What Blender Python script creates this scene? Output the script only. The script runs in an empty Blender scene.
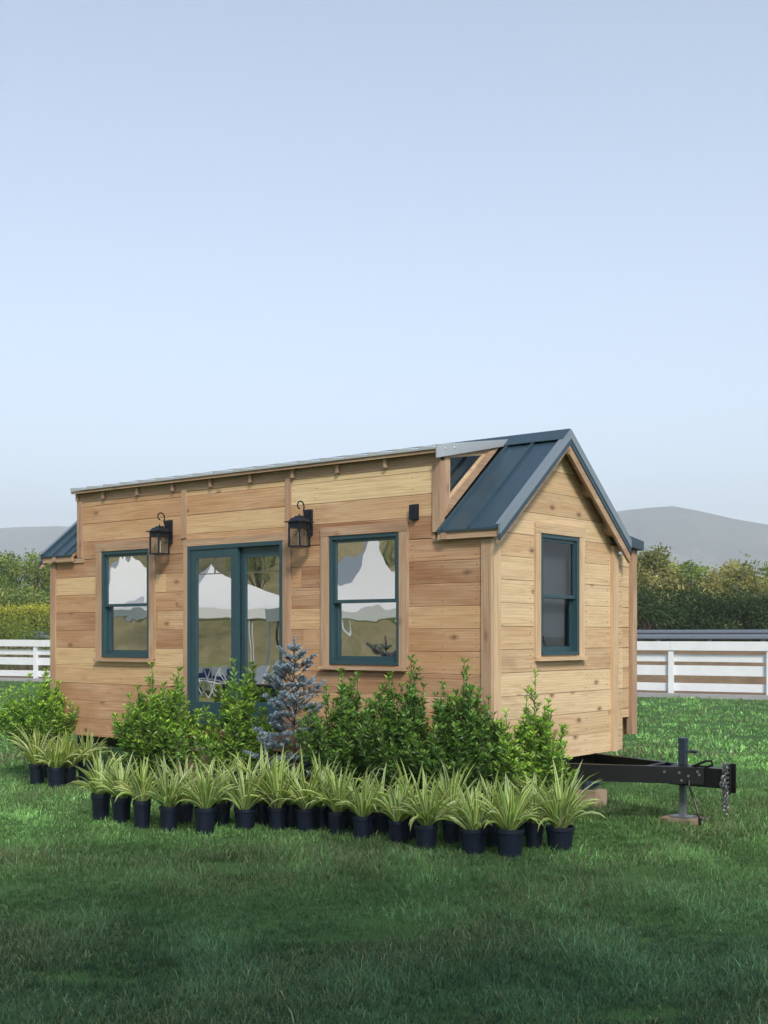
import bpy, bmesh, math, random
import numpy as np
from mathutils import Vector, Matrix
random.seed(7); rng = np.random.default_rng(11)
SC = bpy.context.scene; COL = SC.collection

# ------------------------------------------------------------------ places
# World = house axes: X along the long front wall (right corner at X=0), Y to the back, Z up, metres.
ANG = math.atan2(.629, .777); CA, SA = math.cos(ANG), math.sin(ANG)
EYE = 1.86
CAMX, CAMY = CA * -1.083 + SA * 12.1, SA * -1.083 - CA * 12.1
def W(r, d):                      # metres right of / ahead of the viewpoint -> ground position
    return (CAMX + CA * r - SA * d, CAMY + SA * r + CA * d)
def RD(x, y):
    return (CA * (x - CAMX) + SA * (y - CAMY), -SA * (x - CAMX) + CA * (y - CAMY))

# ------------------------------------------------------------------ mesh builder
class MB:
    def __init__(s):
        s.v = []; s.f = []; s.uv = []; s.c = []; s.m = []; s.sm = []
    def face(s, pts, uvs=None, tint=(.5, .5, .5), mat=0, smooth=False):
        b = len(s.v); s.v += [tuple(p) for p in pts]; n = len(pts)
        s.f.append(tuple(range(b, b + n))); s.uv += list(uvs) if uvs else [(0, 0)] * n
        s.c += [tint] * n; s.m.append(mat); s.sm.append(smooth)
    def hexa(s, P, grain=0, tint=None, mat=0):
        # P: 8 corners, order (x0y0z0,x1y0z0,x1y1z0,x0y1z0, then top)
        t = tint or (random.random(), random.random(), random.random())
        ox, oy = t[1] * 37.3, t[2] * 23.7
        for q in ((0, 3, 2, 1), (4, 5, 6, 7), (0, 1, 5, 4), (1, 2, 6, 5), (2, 3, 7, 6), (3, 0, 4, 7)):
            pts = [P[i] for i in q]
            uv = []
            for p in pts:
                o = [p[k] for k in range(3) if k != grain]
                uv.append((p[grain] + ox, o[0] + o[1] + oy))
            s.face(pts, uv, t, mat)
    def box(s, x0, x1, y0, y1, z0, z1, grain=0, tint=None, mat=0):
        s.hexa([(x0, y0, z0), (x1, y0, z0), (x1, y1, z0), (x0, y1, z0), (x0, y0, z1), (x1, y0, z1), (x1, y1, z1), (x0, y1, z1)], grain, tint, mat)
    def prism(s, poly, axis, a0, a1, grain=0, tint=None, mat=0):
        # poly in the two axes other than `axis`, extruded from a0 to a1
        t = tint or (random.random(), random.random(), random.random())
        ox, oy = t[1] * 37.3, t[2] * 23.7
        def mk(p, a):
            l = list(p); l.insert(axis, a); return tuple(l)
        def uvs(pts):
            r = []
            for p in pts:
                o = [p[k] for k in range(3) if k != grain]
                r.append((p[grain] + ox, o[0] + o[1] + oy))
            return r
        area = sum(poly[i][0] * poly[(i + 1) % len(poly)][1] - poly[(i + 1) % len(poly)][0] * poly[i][1] for i in range(len(poly)))
        if area < 0: poly = poly[::-1]
        if axis == 1: poly = poly[::-1]
        A = [mk(p, a0) for p in poly]; B = [mk(p, a1) for p in poly]
        s.face(A[::-1], uvs(A[::-1]), t, mat); s.face(B, uvs(B), t, mat)
        for i in range(len(poly)):
            j = (i + 1) % len(poly); q = [A[i], A[j], B[j], B[i]]
            s.face(q, uvs(q), t, mat)
    def beam(s, p, q, w, h, tint=None, mat=0, up=(0, 0, 1)):
        p, q = Vector(p), Vector(q); d = (q - p).normalized(); u = Vector(up)
        sd = d.cross(u).normalized() * (w / 2); u = sd.cross(d).normalized() * (h / 2)
        t = tint or (random.random(), random.random(), random.random())
        L = (q - p).length
        c = [(-1, -1), (1, -1), (1, 1), (-1, 1)]
        A = [p + sd * a + u * b for a, b in c]; B = [q + sd * a + u * b for a, b in c]
        o = t[1] * 37; 
        s.face(A, [(o, 0)] * 4, t, mat); s.face(B[::-1], [(o, 0)] * 4, t, mat)
        for i in range(4):
            j = (i + 1) % 4
            s.face([A[j], A[i], B[i], B[j]], [(o, (i + 1) * .1), (o, i * .1), (o + L, i * .1), (o + L, (i + 1) * .1)], t, mat)
    def tube(s, pts, rad, n=8, tint=(.5, .5, .5), mat=0, smooth=True, caps=True):
        pts = [Vector(p) for p in pts]
        if not hasattr(rad, '__len__'): rad = [rad] * len(pts)
        rings = []; u = None
        for i, p in enumerate(pts):
            d = (pts[min(i + 1, len(pts) - 1)] - pts[max(i - 1, 0)]).normalized()
            if u is None: u = d.orthogonal().normalized()
            u = (u - d * u.dot(d)).normalized(); w = d.cross(u)
            rings.append([p + (u * math.cos(2 * math.pi * k / n) + w * math.sin(2 * math.pi * k / n)) * rad[i] for k in range(n)])
        L = 0
        for i in range(len(pts) - 1):
            L2 = L + (pts[i + 1] - pts[i]).length
            for k in range(n):
                j = (k + 1) % n
                s.face([rings[i][k], rings[i][j], rings[i + 1][j], rings[i + 1][k]], [(L, k * .05), (L, k * .05 + .05), (L2, k * .05 + .05), (L2, k * .05)], tint, mat, smooth)
            L = L2
        if caps:
            s.face(rings[0][::-1], None, tint, mat); s.face(rings[-1], None, tint, mat)
    def lathe(s, prof, n=20, tint=(.5, .5, .5), mat=0, c=(0, 0, 0)):
        for i in range(len(prof) - 1):
            (r0, z0), (r1, z1) = prof[i], prof[i + 1]
            for k in range(n):
                a, b = 2 * math.pi * k / n, 2 * math.pi * (k + 1) / n
                P = [(c[0] + r0 * math.cos(a), c[1] + r0 * math.sin(a), c[2] + z0), (c[0] + r0 * math.cos(b), c[1] + r0 * math.sin(b), c[2] + z0),
                     (c[0] + r1 * math.cos(b), c[1] + r1 * math.sin(b), c[2] + z1), (c[0] + r1 * math.cos(a), c[1] + r1 * math.sin(a), c[2] + z1)]
                if r0 < 1e-6: P = P[1:]
                elif r1 < 1e-6: P = P[:3]
                s.face(P, None, tint, mat, True)
    def build(s, name, mats, parent=None, inv=None, merge=False):
        me = bpy.data.meshes.new(name); me.from_pydata(s.v, [], s.f)
        if not isinstance(mats, (list, tuple)): mats = [mats]
        for m in mats: me.materials.append(m)
        me.polygons.foreach_set('material_index', s.m); me.polygons.foreach_set('use_smooth', s.sm)
        uv = me.uv_layers.new(name='UVMap'); uv.data.foreach_set('uv', [x for p in s.uv for x in p])
        ca = me.color_attributes.new('tint', 'FLOAT_COLOR', 'CORNER'); ca.data.foreach_set('color', [x for p in s.c for x in (p[0], p[1], p[2], 1.)])
        if merge:
            bm = bmesh.new(); bm.from_mesh(me); bmesh.ops.remove_doubles(bm, verts=bm.verts, dist=1e-5); bm.to_mesh(me); bm.free()
        me.update()
        return link(name, me, parent, inv)
def link(name, data, parent=None, inv=None):
    o = bpy.data.objects.new(name, data); COL.objects.link(o)
    if parent is not None:
        o.parent = parent
        if parent.type == 'EMPTY' and parent.parent is None and inv is None:
            o.matrix_parent_inverse = Matrix.Translation(-Vector(parent.location))
    return o
def np_mesh(name, V, F4, F3, colors, mats, parent=None, smooth=False, inv=None):
    """V (n,3); F4 (m,4), F3 (k,3) index arrays; colors per vertex (n,3)."""
    me = bpy.data.meshes.new(name); n = len(V); m = len(F4); k = len(F3)
    me.vertices.add(n); me.vertices.foreach_set('co', np.ascontiguousarray(V, np.float32).ravel())
    idx = np.concatenate([np.asarray(F4, np.int32).ravel(), np.asarray(F3, np.int32).ravel()])
    me.loops.add(len(idx)); me.loops.foreach_set('vertex_index', idx)
    me.polygons.add(m + k)
    st = np.concatenate([np.arange(m) * 4, 4 * m + np.arange(k) * 3]).astype(np.int32)
    me.polygons.foreach_set('loop_start', st)
    me.polygons.foreach_set('use_smooth', np.full(m + k, smooth))
    if not isinstance(mats, (list, tuple)): mats = [mats]
    for a in mats: me.materials.append(a)
    me.update(calc_edges=True)
    ca = me.color_attributes.new('tint', 'FLOAT_COLOR', 'POINT')
    ca.data.foreach_set('color', np.concatenate([colors, np.ones((n, 1))], 1).astype(np.float32).ravel())
    me.validate()
    return link(name, me, parent, inv)
def empty(name, loc, label=None, cat=None, group=None):
    o = bpy.data.objects.new(name, None); COL.objects.link(o); o.location = loc; o.empty_display_size = .2
    return tag(o, label, cat, group)
def tag(o, label=None, cat=None, group=None, kind=None):
    if label: o['label'] = label
    if cat: o['category'] = cat
    if group: o['group'] = group
    if kind: o['kind'] = kind
    return o

# ------------------------------------------------------------------ materials
class NT:
    def __init__(s, name):
        s.m = bpy.data.materials.new(name); s.m.use_nodes = True; s.t = s.m.node_tree
        s.b = s.t.nodes['Principled BSDF']; s.o = s.t.nodes['Material Output']
    def n(s, typ, **kw):
        d = s.t.nodes.new(typ)
        for k, v in kw.items():
            if k.startswith('i_'): d.inputs[k[2:].replace('_', ' ')].default_value = v
            else: setattr(d, k, v)
        return d
    def l(s, a, b): s.t.links.new(a, b)
    def val(s, k, v): s.b.inputs[k].default_value = v
    def mix(s, fac, a, b, typ='MIX'):
        d = s.n('ShaderNodeMix', data_type='RGBA', blend_type=typ)
        for sock, x in ((d.inputs[0], fac), (d.inputs[6], a), (d.inputs[7], b)):
            if isinstance(x, (int, float)): sock.default_value = x
            elif isinstance(x, tuple): sock.default_value = (*x[:3], 1)
            else: s.l(x, sock)
        return d.outputs[2]
    def math(s, op, a, b=None, clamp=False):
        d = s.n('ShaderNodeMath', operation=op, use_clamp=clamp)
        for i, x in enumerate((a, b)):
            if x is None: continue
            if isinstance(x, (int, float)): d.inputs[i].default_value = x
            else: s.l(x, d.inputs[i])
        return d.outputs[0]
    def ramp(s, fac, stops):
        d = s.n('ShaderNodeValToRGB'); e = d.color_ramp.elements
        while len(e) < len(stops): e.new(.5)
        for x, (p, c) in zip(e, stops): x.position = p; x.color = (*c, 1) if len(c) == 3 else c
        s.l(fac, d.inputs[0]); return d.outputs[0]
    def noise(s, vec, scale, detail=4, rough=.55, dist=0):
        d = s.n('ShaderNodeTexNoise'); d.inputs['Scale'].default_value = scale; d.inputs['Detail'].default_value = detail
        d.inputs['Roughness'].default_value = rough; d.inputs['Distortion'].default_value = dist
        if vec is not None: s.l(vec, d.inputs['Vector'])
        return d.outputs['Fac']
    def mapping(s, vec, scale=(1, 1, 1), loc=(0, 0, 0)):
        d = s.n('ShaderNodeMapping'); d.inputs['Scale'].default_value = scale; d.inputs['Location'].default_value = loc
        s.l(vec, d.inputs[0]); return d.outputs[0]
    def bump(s, h, strength=.3, dist=.01):
        d = s.n('ShaderNodeBump'); d.inputs['Strength'].default_value = strength; d.inputs['Distance'].default_value = dist
        s.l(h, d.inputs['Height']); s.l(d.outputs[0], s.b.inputs['Normal'])
    def attr(s, nm='tint'):
        d = s.n('ShaderNodeAttribute', attribute_name=nm); return d.outputs['Color']
    def sep(s, c):
        d = s.n('ShaderNodeSeparateColor'); s.l(c, d.inputs[0]); return d.outputs
    def obj(s): return s.n('ShaderNodeTexCoord').outputs['Object']
    def uv(s): return s.n('ShaderNodeTexCoord').outputs['UV']

def wood(name, pal, knots=1., rough=.72, grey=0.):
    """boards: palette picked per board by tint.r, grain along U"""
    w = NT(name); uv = w.uv(); t = w.sep(w.attr())
    n = len(pal); base = w.ramp(t[0], [(i / n, c) for i, c in enumerate(pal)]); base.node.color_ramp.interpolation = 'CONSTANT'
    g1 = w.noise(w.mapping(uv, (.8, 17, 1)), 1.5, 6, .62, 1.2)            # long streaks
    g2 = w.noise(w.mapping(uv, (2.5, 90, 1)), 1.5, 3, .6)              # fine fibres
    bl = w.noise(w.mapping(uv, (.8, 3.5, 1)), 1.3, 3, .5)               # heart/sap wood drift along a board
    cg = w.n('ShaderNodeTexWave', wave_type='BANDS', bands_direction='Y', wave_profile='SAW')   # cathedral grain
    w.l(w.mapping(uv, (.35, 9, 1)), cg.inputs['Vector']); cg.inputs['Scale'].default_value = 1.2
    cg.inputs['Distortion'].default_value = 9; cg.inputs['Detail'].default_value = 2; cg.inputs['Detail Scale'].default_value = .6
    c = w.mix(w.math('MULTIPLY', w.math('SUBTRACT', g1, .38, True), 1.7, True), base, (.33, .175, .085), 'MIX') if False else base
    dark = w.mix(1., base, (.62, .5, .42), 'MULTIPLY')
    light = w.mix(.35, base, (.78, .62, .42))
    c = w.mix(w.ramp(bl, [(.38, (0, 0, 0)), (.72, (1, 1, 1))]), base, light)
    c = w.mix(w.math('MULTIPLY', w.ramp(g1, [(.45, (0, 0, 0)), (.75, (1, 1, 1))]), .72), c, dark)
    c = w.mix(w.math('MULTIPLY', w.ramp(cg.outputs['Fac'], [(.55, (0, 0, 0)), (1., (1, 1, 1))]), .38), c, dark)
    c = w.mix(w.math('MULTIPLY', w.ramp(g2, [(.5, (0, 0, 0)), (.7, (1, 1, 1))]), .2), c, dark)
    vo = w.n('ShaderNodeTexVoronoi', feature='F1', voronoi_dimensions='2D'); w.l(w.mapping(uv, (1.7, 3.2, 1)), vo.inputs['Vector']); vo.inputs['Scale'].default_value = 1.
    sel = w.sep(vo.outputs['Color'])[0]
    wob = w.math('ADD', vo.outputs['Distance'], w.math('MULTIPLY', w.noise(uv, 25, 2), .05))
    k = w.ramp(wob, [(.05, (1, 1, 1)), (.085, (.55, .55, .55)), (.16, (0, 0, 0))])
    k = w.math('MULTIPLY', w.math('MULTIPLY', k, w.math('GREATER_THAN', sel, .6)), .85 * knots)
    c = w.mix(k, c, (.12, .055, .025))
    st = w.ramp(w.noise(w.mapping(uv, (.5, 1.2, 1)), 2.1, 4, .65), [(.6, (0, 0, 0)), (.75, (1, 1, 1))])
    c = w.mix(w.math('MULTIPLY', st, .38), c, (.2, .13, .085))
    mo = w.noise(w.mapping(uv, (1.2, 2.5, 1), (7, 3, 0)), 3., 5, .6); c = w.mix(w.ramp(mo, [(.45, (0, 0, 0)), (.8, (.2, .2, .2))]), c, (.36, .30, .24))
    if grey: c = w.mix(grey, c, (.3, .29, .27))
    w.l(c, w.b.inputs['Base Color']); w.val('Roughness', rough); w.val('Specular IOR Level', .25)
    w.bump(w.math('ADD', w.math('MULTIPLY', g2, .5), g1), .35, .004)
    return w.m
def plain(name, col, rough=.5, metal=0., var=.25, scale=6, bump=0., spec=.5):
    w = NT(name); n = w.noise(w.obj(), scale, 4); n2 = w.noise(w.obj(), scale * 9, 3)
    c = w.mix(w.math('MULTIPLY', n, var), col, tuple(x * .45 for x in col))
    c = w.mix(w.math('MULTIPLY', n2, var * .5), c, tuple(min(1, x * 1.7 + .01) for x in col))
    w.l(c, w.b.inputs['Base Color']); w.val('Metallic', metal); w.val('Specular IOR Level', spec)
    w.l(w.math('ADD', w.math('MULTIPLY', w.math('SUBTRACT', n, .5), .25), rough, True), w.b.inputs['Roughness'])
    if bump: w.bump(n2, bump, .004)
    return w.m
def leafmat(name, rough=.45, trans=.35, spec=.4, veins=0):
    w = NT(name); c = w.attr(); w.l(c, w.b.inputs['Base Color']); w.val('Roughness', rough); w.val('Specular IOR Level', spec)
    tr = w.n('ShaderNodeBsdfTranslucent'); w.l(w.mix(1., c, (1.25, 1.15, .55), 'MULTIPLY'), tr.inputs[0])
    mx = w.n('ShaderNodeMixShader'); mx.inputs[0].default_value = trans
    w.l(w.b.outputs[0], mx.inputs[1]); w.l(tr.outputs[0], mx.inputs[2]); w.l(mx.outputs[0], w.o.inputs[0])
    return w.m
def glass(name, wob, refl=.0, scale=2.2, tintc=(.75, .8, .8), gain=1.9):
    """thin window glass: see-through with an angle dependent mirror, slightly wavy as float glass is"""
    w = NT(name); w.t.nodes.remove(w.b)
    g = w.n('ShaderNodeBsdfGlossy'); g.inputs['Roughness'].default_value = .0; g.inputs['Color'].default_value = (.97, .98, .97, 1)
    tr = w.n('ShaderNodeBsdfTransparent'); tr.inputs[0].default_value = (*tintc, 1)
    bp = w.n('ShaderNodeBump'); bp.inputs['Strength'].default_value = 1.; bp.inputs['Distance'].default_value = wob
    w.l(w.noise(w.obj(), scale, 1, .4, .4), bp.inputs['Height']); w.l(bp.outputs[0], g.inputs['Normal'])
    fr = w.n('ShaderNodeFresnel'); fr.inputs[0].default_value = 1.55
    f = w.math('ADD', w.math('MULTIPLY', fr.outputs[0], gain), refl, True)
    f = w.math('MULTIPLY', f, w.math('SUBTRACT', 1., w.n('ShaderNodeNewGeometry').outputs['Backfacing']))
    mx = w.n('ShaderNodeMixShader'); w.l(f, mx.inputs[0]); w.l(tr.outputs[0], mx.inputs[1]); w.l(g.outputs[0], mx.inputs[2]); w.l(mx.outputs[0], w.o.inputs[0])
    return w.m

M = {}
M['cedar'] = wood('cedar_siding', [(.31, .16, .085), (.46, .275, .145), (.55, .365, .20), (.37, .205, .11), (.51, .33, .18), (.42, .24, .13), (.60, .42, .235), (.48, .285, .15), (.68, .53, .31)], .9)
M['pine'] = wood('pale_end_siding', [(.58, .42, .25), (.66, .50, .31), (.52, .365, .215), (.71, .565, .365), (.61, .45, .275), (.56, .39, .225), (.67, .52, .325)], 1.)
M['trim'] = wood('cedar_trim', [(.34, .225, .15), (.40, .27, .18), (.37, .24, .16)], .6)
M['trim_pale'] = wood('pale_trim', [(.54, .39, .24), (.60, .44, .28), (.56, .41, .26)], .5)
M['soffit'] = wood('soffit_boards', [(.33, .19, .10), (.40, .24, .13)], .5)
M['timber'] = wood('timber_block', [(.30, .20, .13), (.26, .17, .11)], .3, grey=.2)
M['deck'] = wood('weathered_step', [(.34, .29, .25), (.4, .34, .29)], .3, grey=.55)
M['blue'] = plain('blue_painted_frame', (.024, .064, .082), .38, 0, .25, 5)
M['blue_dark'] = plain('dark_gap_strip', (.008, .014, .022), .6)
M['nail'] = plain('rusty_nail_head', (.07, .045, .03), .6)
M['muntin'] = plain('bronze_grille_bar', (.13, .12, .10), .5)
M['black'] = plain('black_painted_steel', (.003, .0033, .004), .42, 0, .4, 9)
M['lantern'] = plain('lantern_metal', (.012, .018, .032), .38, .3, .4, 30)
M['zinc'] = plain('zinc_plated_steel', (.24, .25, .26), .42, .8, .5, 30)
M['jack_grey'] = plain('grey_jack_tube', (.17, .19, .21), .45, .3, .4, 20)
M['jack_blue'] = plain('slate_jack_sleeve', (.03, .045, .07), .4, .2, .4, 20)
M['pot'] = plain('blue_black_plastic_pot', (.006, .010, .026), .38, 0, .5, 18, .1)
M['soil'] = plain('potting_soil', (.025, .018, .012), .95, 0, .6, 60, .8)
M['white'] = plain('white_fence_paint', (.72, .75, .80), .6, 0, .38, 3, .05)
M['guard'] = plain('galvanised_guardrail', (.19, .23, .29), .45, .3, .3, 2)
M['rubber'] = plain('tyre_rubber', (.012, .012, .012), .8)
M['tent'] = plain('white_tent_fabric', (.78, .78, .76), .8, 0, .12, 1)
M['bluecloth'] = plain('blue_cloth', (.04, .09, .35), .8)
M['paper'] = plain('white_sign_card', (.8, .8, .78), .6, 0, .1)
M['inside'] = plain('pale_interior_wall', (.42, .40, .37), .8, 0, .1)
M['inside_dark'] = plain('dim_interior_wall', (.12, .115, .105), .8, 0, .1)
M['curtain'] = plain('grey_curtain_cloth', (.32, .33, .34), .9, 0, .2, 4)
M['bark'] = plain('rough_bark', (.085, .06, .042), .9, 0, .6, 12, .6)
M['stem'] = plain('green_brown_stem', (.06, .07, .03), .8, 0, .5, 40)
M['leaf'] = leafmat('shrub_leaf', .4, .28, .45)
M['blade'] = leafmat('variegated_blade', .42, .35, .4)
M['needle'] = leafmat('spruce_needle', .6, .1, .3)
M['treeleaf'] = leafmat('tree_leaf', .55, .42, .3)
M['grass'] = leafmat('lawn_blade', .6, .3, .2)
M['bulb'] = plain('frosted_bulb', (.75, .72, .66), .3)
M['glass_front'] = glass('reflective_window_glass', .0036, .46, 2.4)
M['glass_tri'] = glass('dormer_window_glass', .001, .1)
M['glass_left'] = glass('left_window_glass', .0026, .46, 2.6)
M['glass_door'] = glass('reflective_door_glass', .0018, .46, 1.6)
M['glass_end'] = glass('gable_window_glass', .002, .0, 2.2, (.62, .66, .68), 1.0)
M['glass_lamp'] = glass('lantern_glass', .0, .0, 30, (.97, .97, .97))

def roof_mat():
    w = NT('blue_standing_seam_metal'); o = w.obj()
    n = w.noise(w.mapping(o, (1, 1, 1)), 2.2, 4); s = w.noise(w.mapping(o, (14, 1.2, 1.2)), 1.5, 3)
    c = w.mix(n, (.028, .062, .092), (.045, .09, .128)); c = w.mix(w.math('MULTIPLY', s, .35), c, (.02, .042, .058))
    d = w.ramp(w.noise(o, 90, 2), [(.66, (0, 0, 0)), (.72, (1, 1, 1))]); c = w.mix(w.math('MULTIPLY', d, .25), c, (.16, .2, .23))
    w.l(c, w.b.inputs['Base Color']); w.val('Metallic', .25); w.val('Specular IOR Level', .6)
    w.l(w.math('ADD', w.math('MULTIPLY', n, .2), .3), w.b.inputs['Roughness']); w.bump(n, .15, .01); return w.m
M['roof'] = roof_mat()
M['rake'] = plain('slate_rake_trim', (.24, .29, .335), .34, .45, .06, 3)  # paler than the roof metal, light on the rake face put into colour
M['flashing'] = plain('sky_glare_metal', (.50, .54, .57), .36, .45, .06, 3)  # paler than the blue roof metal, sky glare put into the colour

# ------------------------------------------------------------------ polygons
def rect_sub(rects, h):
    out = []
    for (a, b, c, d) in rects:            # x0,x1,z0,z1
        x0, x1, z0, z1 = max(a, h[0]), min(b, h[1]), max(c, h[2]), min(d, h[3])
        if x0 >= x1 or z0 >= z1: out.append((a, b, c, d)); continue
        if a < x0: out.append((a, x0, c, d))
        if x1 < b: out.append((x1, b, c, d))
        if c < z0: out.append((x0, x1, c, z0))
        if z1 < d: out.append((x0, x1, z1, d))
    return out
def clip(poly, nx, nz, k):                 # keep nx*x+nz*z<=k
    out = []
    for i in range(len(poly)):
        p, q = poly[i], poly[(i + 1) % len(poly)]
        a, b = nx * p[0] + nz * p[1] - k, nx * q[0] + nz * q[1] - k
        if a <= 0: out.append(p)
        if (a < 0 < b) or (b < 0 < a):
            t = a / (a - b); out.append((p[0] + (q[0] - p[0]) * t, p[1] + (q[1] - p[1]) * t))
    return out

# =================================================================== THE TINY HOUSE
ZB = .555                      # underside of the siding
XL, XR = -7.075, 0.; WD = 2.40; YC = 1.20
RZ, RS = 3.975, .812           # ridge height, roof slope
def roof_z(y): return RZ - RS * abs(y - YC)
DX0, DX1 = -6.53, -.66         # dormer cheek planes
DE = -.13                      # dormer eave
def dorm_z(y): return 3.735 + .165 * (y - DE)
house = empty('tiny_house', (-3.55, 1.2, 0), 'cedar-sided tiny house on a trailer with a blue metal roof and glass door', 'tiny house')
PITCH = .2285
def tint(lo=0, hi=1): return (random.uniform(lo, hi), random.random(), random.random())

# openings on the front wall: x0,x1,z0,z1 (outside of the blue frames)
WIN_L = (-6.015, -5.09, 1.580, 2.925); WIN_R = (-2.132, -1.165, 1.545, 2.928); DOOR = (-4.383, -2.82, .80, 2.918)
OPEN = [WIN_L, WIN_R, DOOR]
def front_boards(mb, x0, x1, z0, z1, joints=True):
    z = ZB; i = 0
    while z < z1:
        a, b = max(z, z0), min(z + PITCH - .0045, z1)
        if b - a > .01:
            cuts = [x0, x1]
            if joints and x1 - x0 > 3: cuts = sorted([x0, x1, random.uniform(-5.0, -4.6), random.uniform(-2.8, -2.4)])
            for xa, xb in zip(cuts, cuts[1:]):
                t = tint()
                if b > 3.0 and random.random() < .4 and -4.4 < xa: t = (.97, t[1], t[2])
                pr = random.uniform(0, .003)
                for (p, q, r, s) in [r_ for h in [0] for r_ in apply_open([(xa + .001, xb - .001, a, b)])]:
                    mb.prism([(-.018 - pr, r), (-.018 - pr - .001, s - .006), (-.013 - pr, s), (0, s), (0, r)], 0, p, q, 0, t)
        z += PITCH
def apply_open(rs):
    for h in OPEN: rs = rect_sub(rs, h)
    return rs
mb = MB()
front_boards(mb, XL, XR - .02, ZB, 2.845)
for xa, xb in ((DX0 + .05, -4.45), (-4.45, -2.74), (-2.74, DX1 - .05)):
    front_boards(mb, xa, xb, 2.845, 3.60, False)
for r in apply_open([(XL + .01, XR - .03, ZB + .01, 2.85)]) + [(DX0 + .01, DX1 - .01, 2.93, 3.66)] + rect_sub([(DX0 + .01, DX1 - .01, 2.85, 2.93)], (-4.383, -1.165, 2.80, 2.928)) :
    mb.box(r[0], r[1], .001, .06, r[2], r[3], 0, (.1, .3, .3), 1)   # sheathing behind the gaps
for i in range(14):
    zr = ZB + i * PITCH
    for x in [-7.0 + .02, -6.2, -5.62, -4.95, -4.55, -2.66, -2.32, -1.0, -.62, -.2]:
        for dz in (.05, .17):
            z_ = zr + dz + random.gauss(0, .006); x_ = x + random.gauss(0, .01)
            if any(h[0] - .13 < x_ < h[1] + .13 and h[2] - .06 < z_ < h[3] + .1 for h in OPEN) or (z_ > 2.78 and not DX0 + .15 < x_ < DX1 - .1) or z_ > 3.55: continue
            mb.box(x_ - .004, x_ + .004, -.0235, -.018, z_ - .004, z_ + .004, 0, (.5,) * 3, 2)
front = mb.build('front_wall', [M['cedar'], M['inside_dark'], M['nail']], house)
# end wall (gable), boards along Y, clipped under the roof
GW = (.846, 1.638, 1.648, 2.912)
mb = MB(); z = ZB; Ye = 2.63
under = .10
while z < RZ:
    a, b = z, z + PITCH + .004 - .0045
    cuts = [(.0, 2.36), (2.36, Ye)] if z < 2.8 else [(0., 2.4)]
    for ya, yb in cuts:
        if ya > 2 and b > 2.75: b2 = 2.75
        else: b2 = b
        if b2 - a < .02: continue
        t = tint(); pr = random.uniform(0, .003)
        for (p, q, r, s) in rect_sub([(ya, yb, a, b2)], GW):
            poly = [(p, r), (q, r), (q, s), (p, s)]
            if s > 2.7 and ya < 2:
                poly = clip(poly, -RS, 1, RZ - under - RS * YC); poly = clip(poly, RS, 1, RZ - under + RS * YC)
            if len(poly) >= 3: mb.prism(poly, 0, -.02 - .018, -.02 + pr, 1, t)
    z += PITCH + .004
for r in rect_sub([(.02, 2.4, ZB + .01, 2.85)], GW): mb.box(-.10, -.0395, r[0], r[1], r[2], r[3], 1, (.1, .3, .3), 1)
for r in rect_sub([(.02, 2.4, 2.85, 2.912)], GW): mb.box(-.10, -.0395, r[0], r[1], r[2], r[3], 1, (.1, .3, .3), 1)
mb.prism([(.1, 2.912), (2.3, 2.912), (YC, RZ - under - .08)], 0, -.10, -.0395, 1, (.1, .3, .3), 1)
for i in range(10):
    zr = ZB + i * (PITCH + .004)
    for y in (.12, .68, 1.80, 2.28, 2.56):
        for dz in (.05, .17):
            z_ = zr + dz + random.gauss(0, .006); y_ = y + random.gauss(0, .01); mb.box(-.022, -.0155, y_ - .0045, y_ + .0045, z_ - .0045, z_ + .0045, 1, (.5,) * 3, 2)
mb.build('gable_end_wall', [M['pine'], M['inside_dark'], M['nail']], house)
# left end and back walls
mb = MB(); z = ZB
while z < RZ:
    t = tint(); poly = [(.0, z), (WD, z), (WD, z + PITCH - .007), (0, z + PITCH - .007)]
    poly = clip(clip(poly, -RS, 1, RZ - under - RS * YC), RS, 1, RZ - under + RS * YC)
    if len(poly) >= 3: mb.prism(poly, 0, XL + .02, XL + .04, 1, t)
    z += PITCH
mb.prism([(.02, ZB + .01), (2.39, ZB + .01), (2.39, 2.85), (YC, RZ - under - .05), (.02, 2.85)], 0, XL + .041, XL + .10, 1, (.1, .3, .3), 1)
mb.build('left_end_wall', [M['cedar'], M['inside_dark']], house)
mb = MB(); z = ZB
while z < 2.85:
    mb.box(XL + .03, -.04, WD, WD + .02, z, min(z + PITCH - .007, 2.85), 0, tint()); z += PITCH
mb.box(XL + .1, -.11, WD - .06, WD - .001, ZB + .01, 2.85, 0, (.1, .3, .3), 1)
mb.build('back_wall', [M['cedar'], M['inside_dark']], house)
mb = MB(); mb.box(XL + .11, -.11, .07, WD - .07, ZB + .02, ZB + .12, 0)
mb.build('floor_deck', M['inside_dark'], house)
mb = MB()                                                         # bathroom partition that divides the rooms behind the gable window
mb.box(-2.6, -2.5, .07, WD - .07, ZB + .13, 2.8, 0); mb.build('inner_partition', M['inside'], house)

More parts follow.
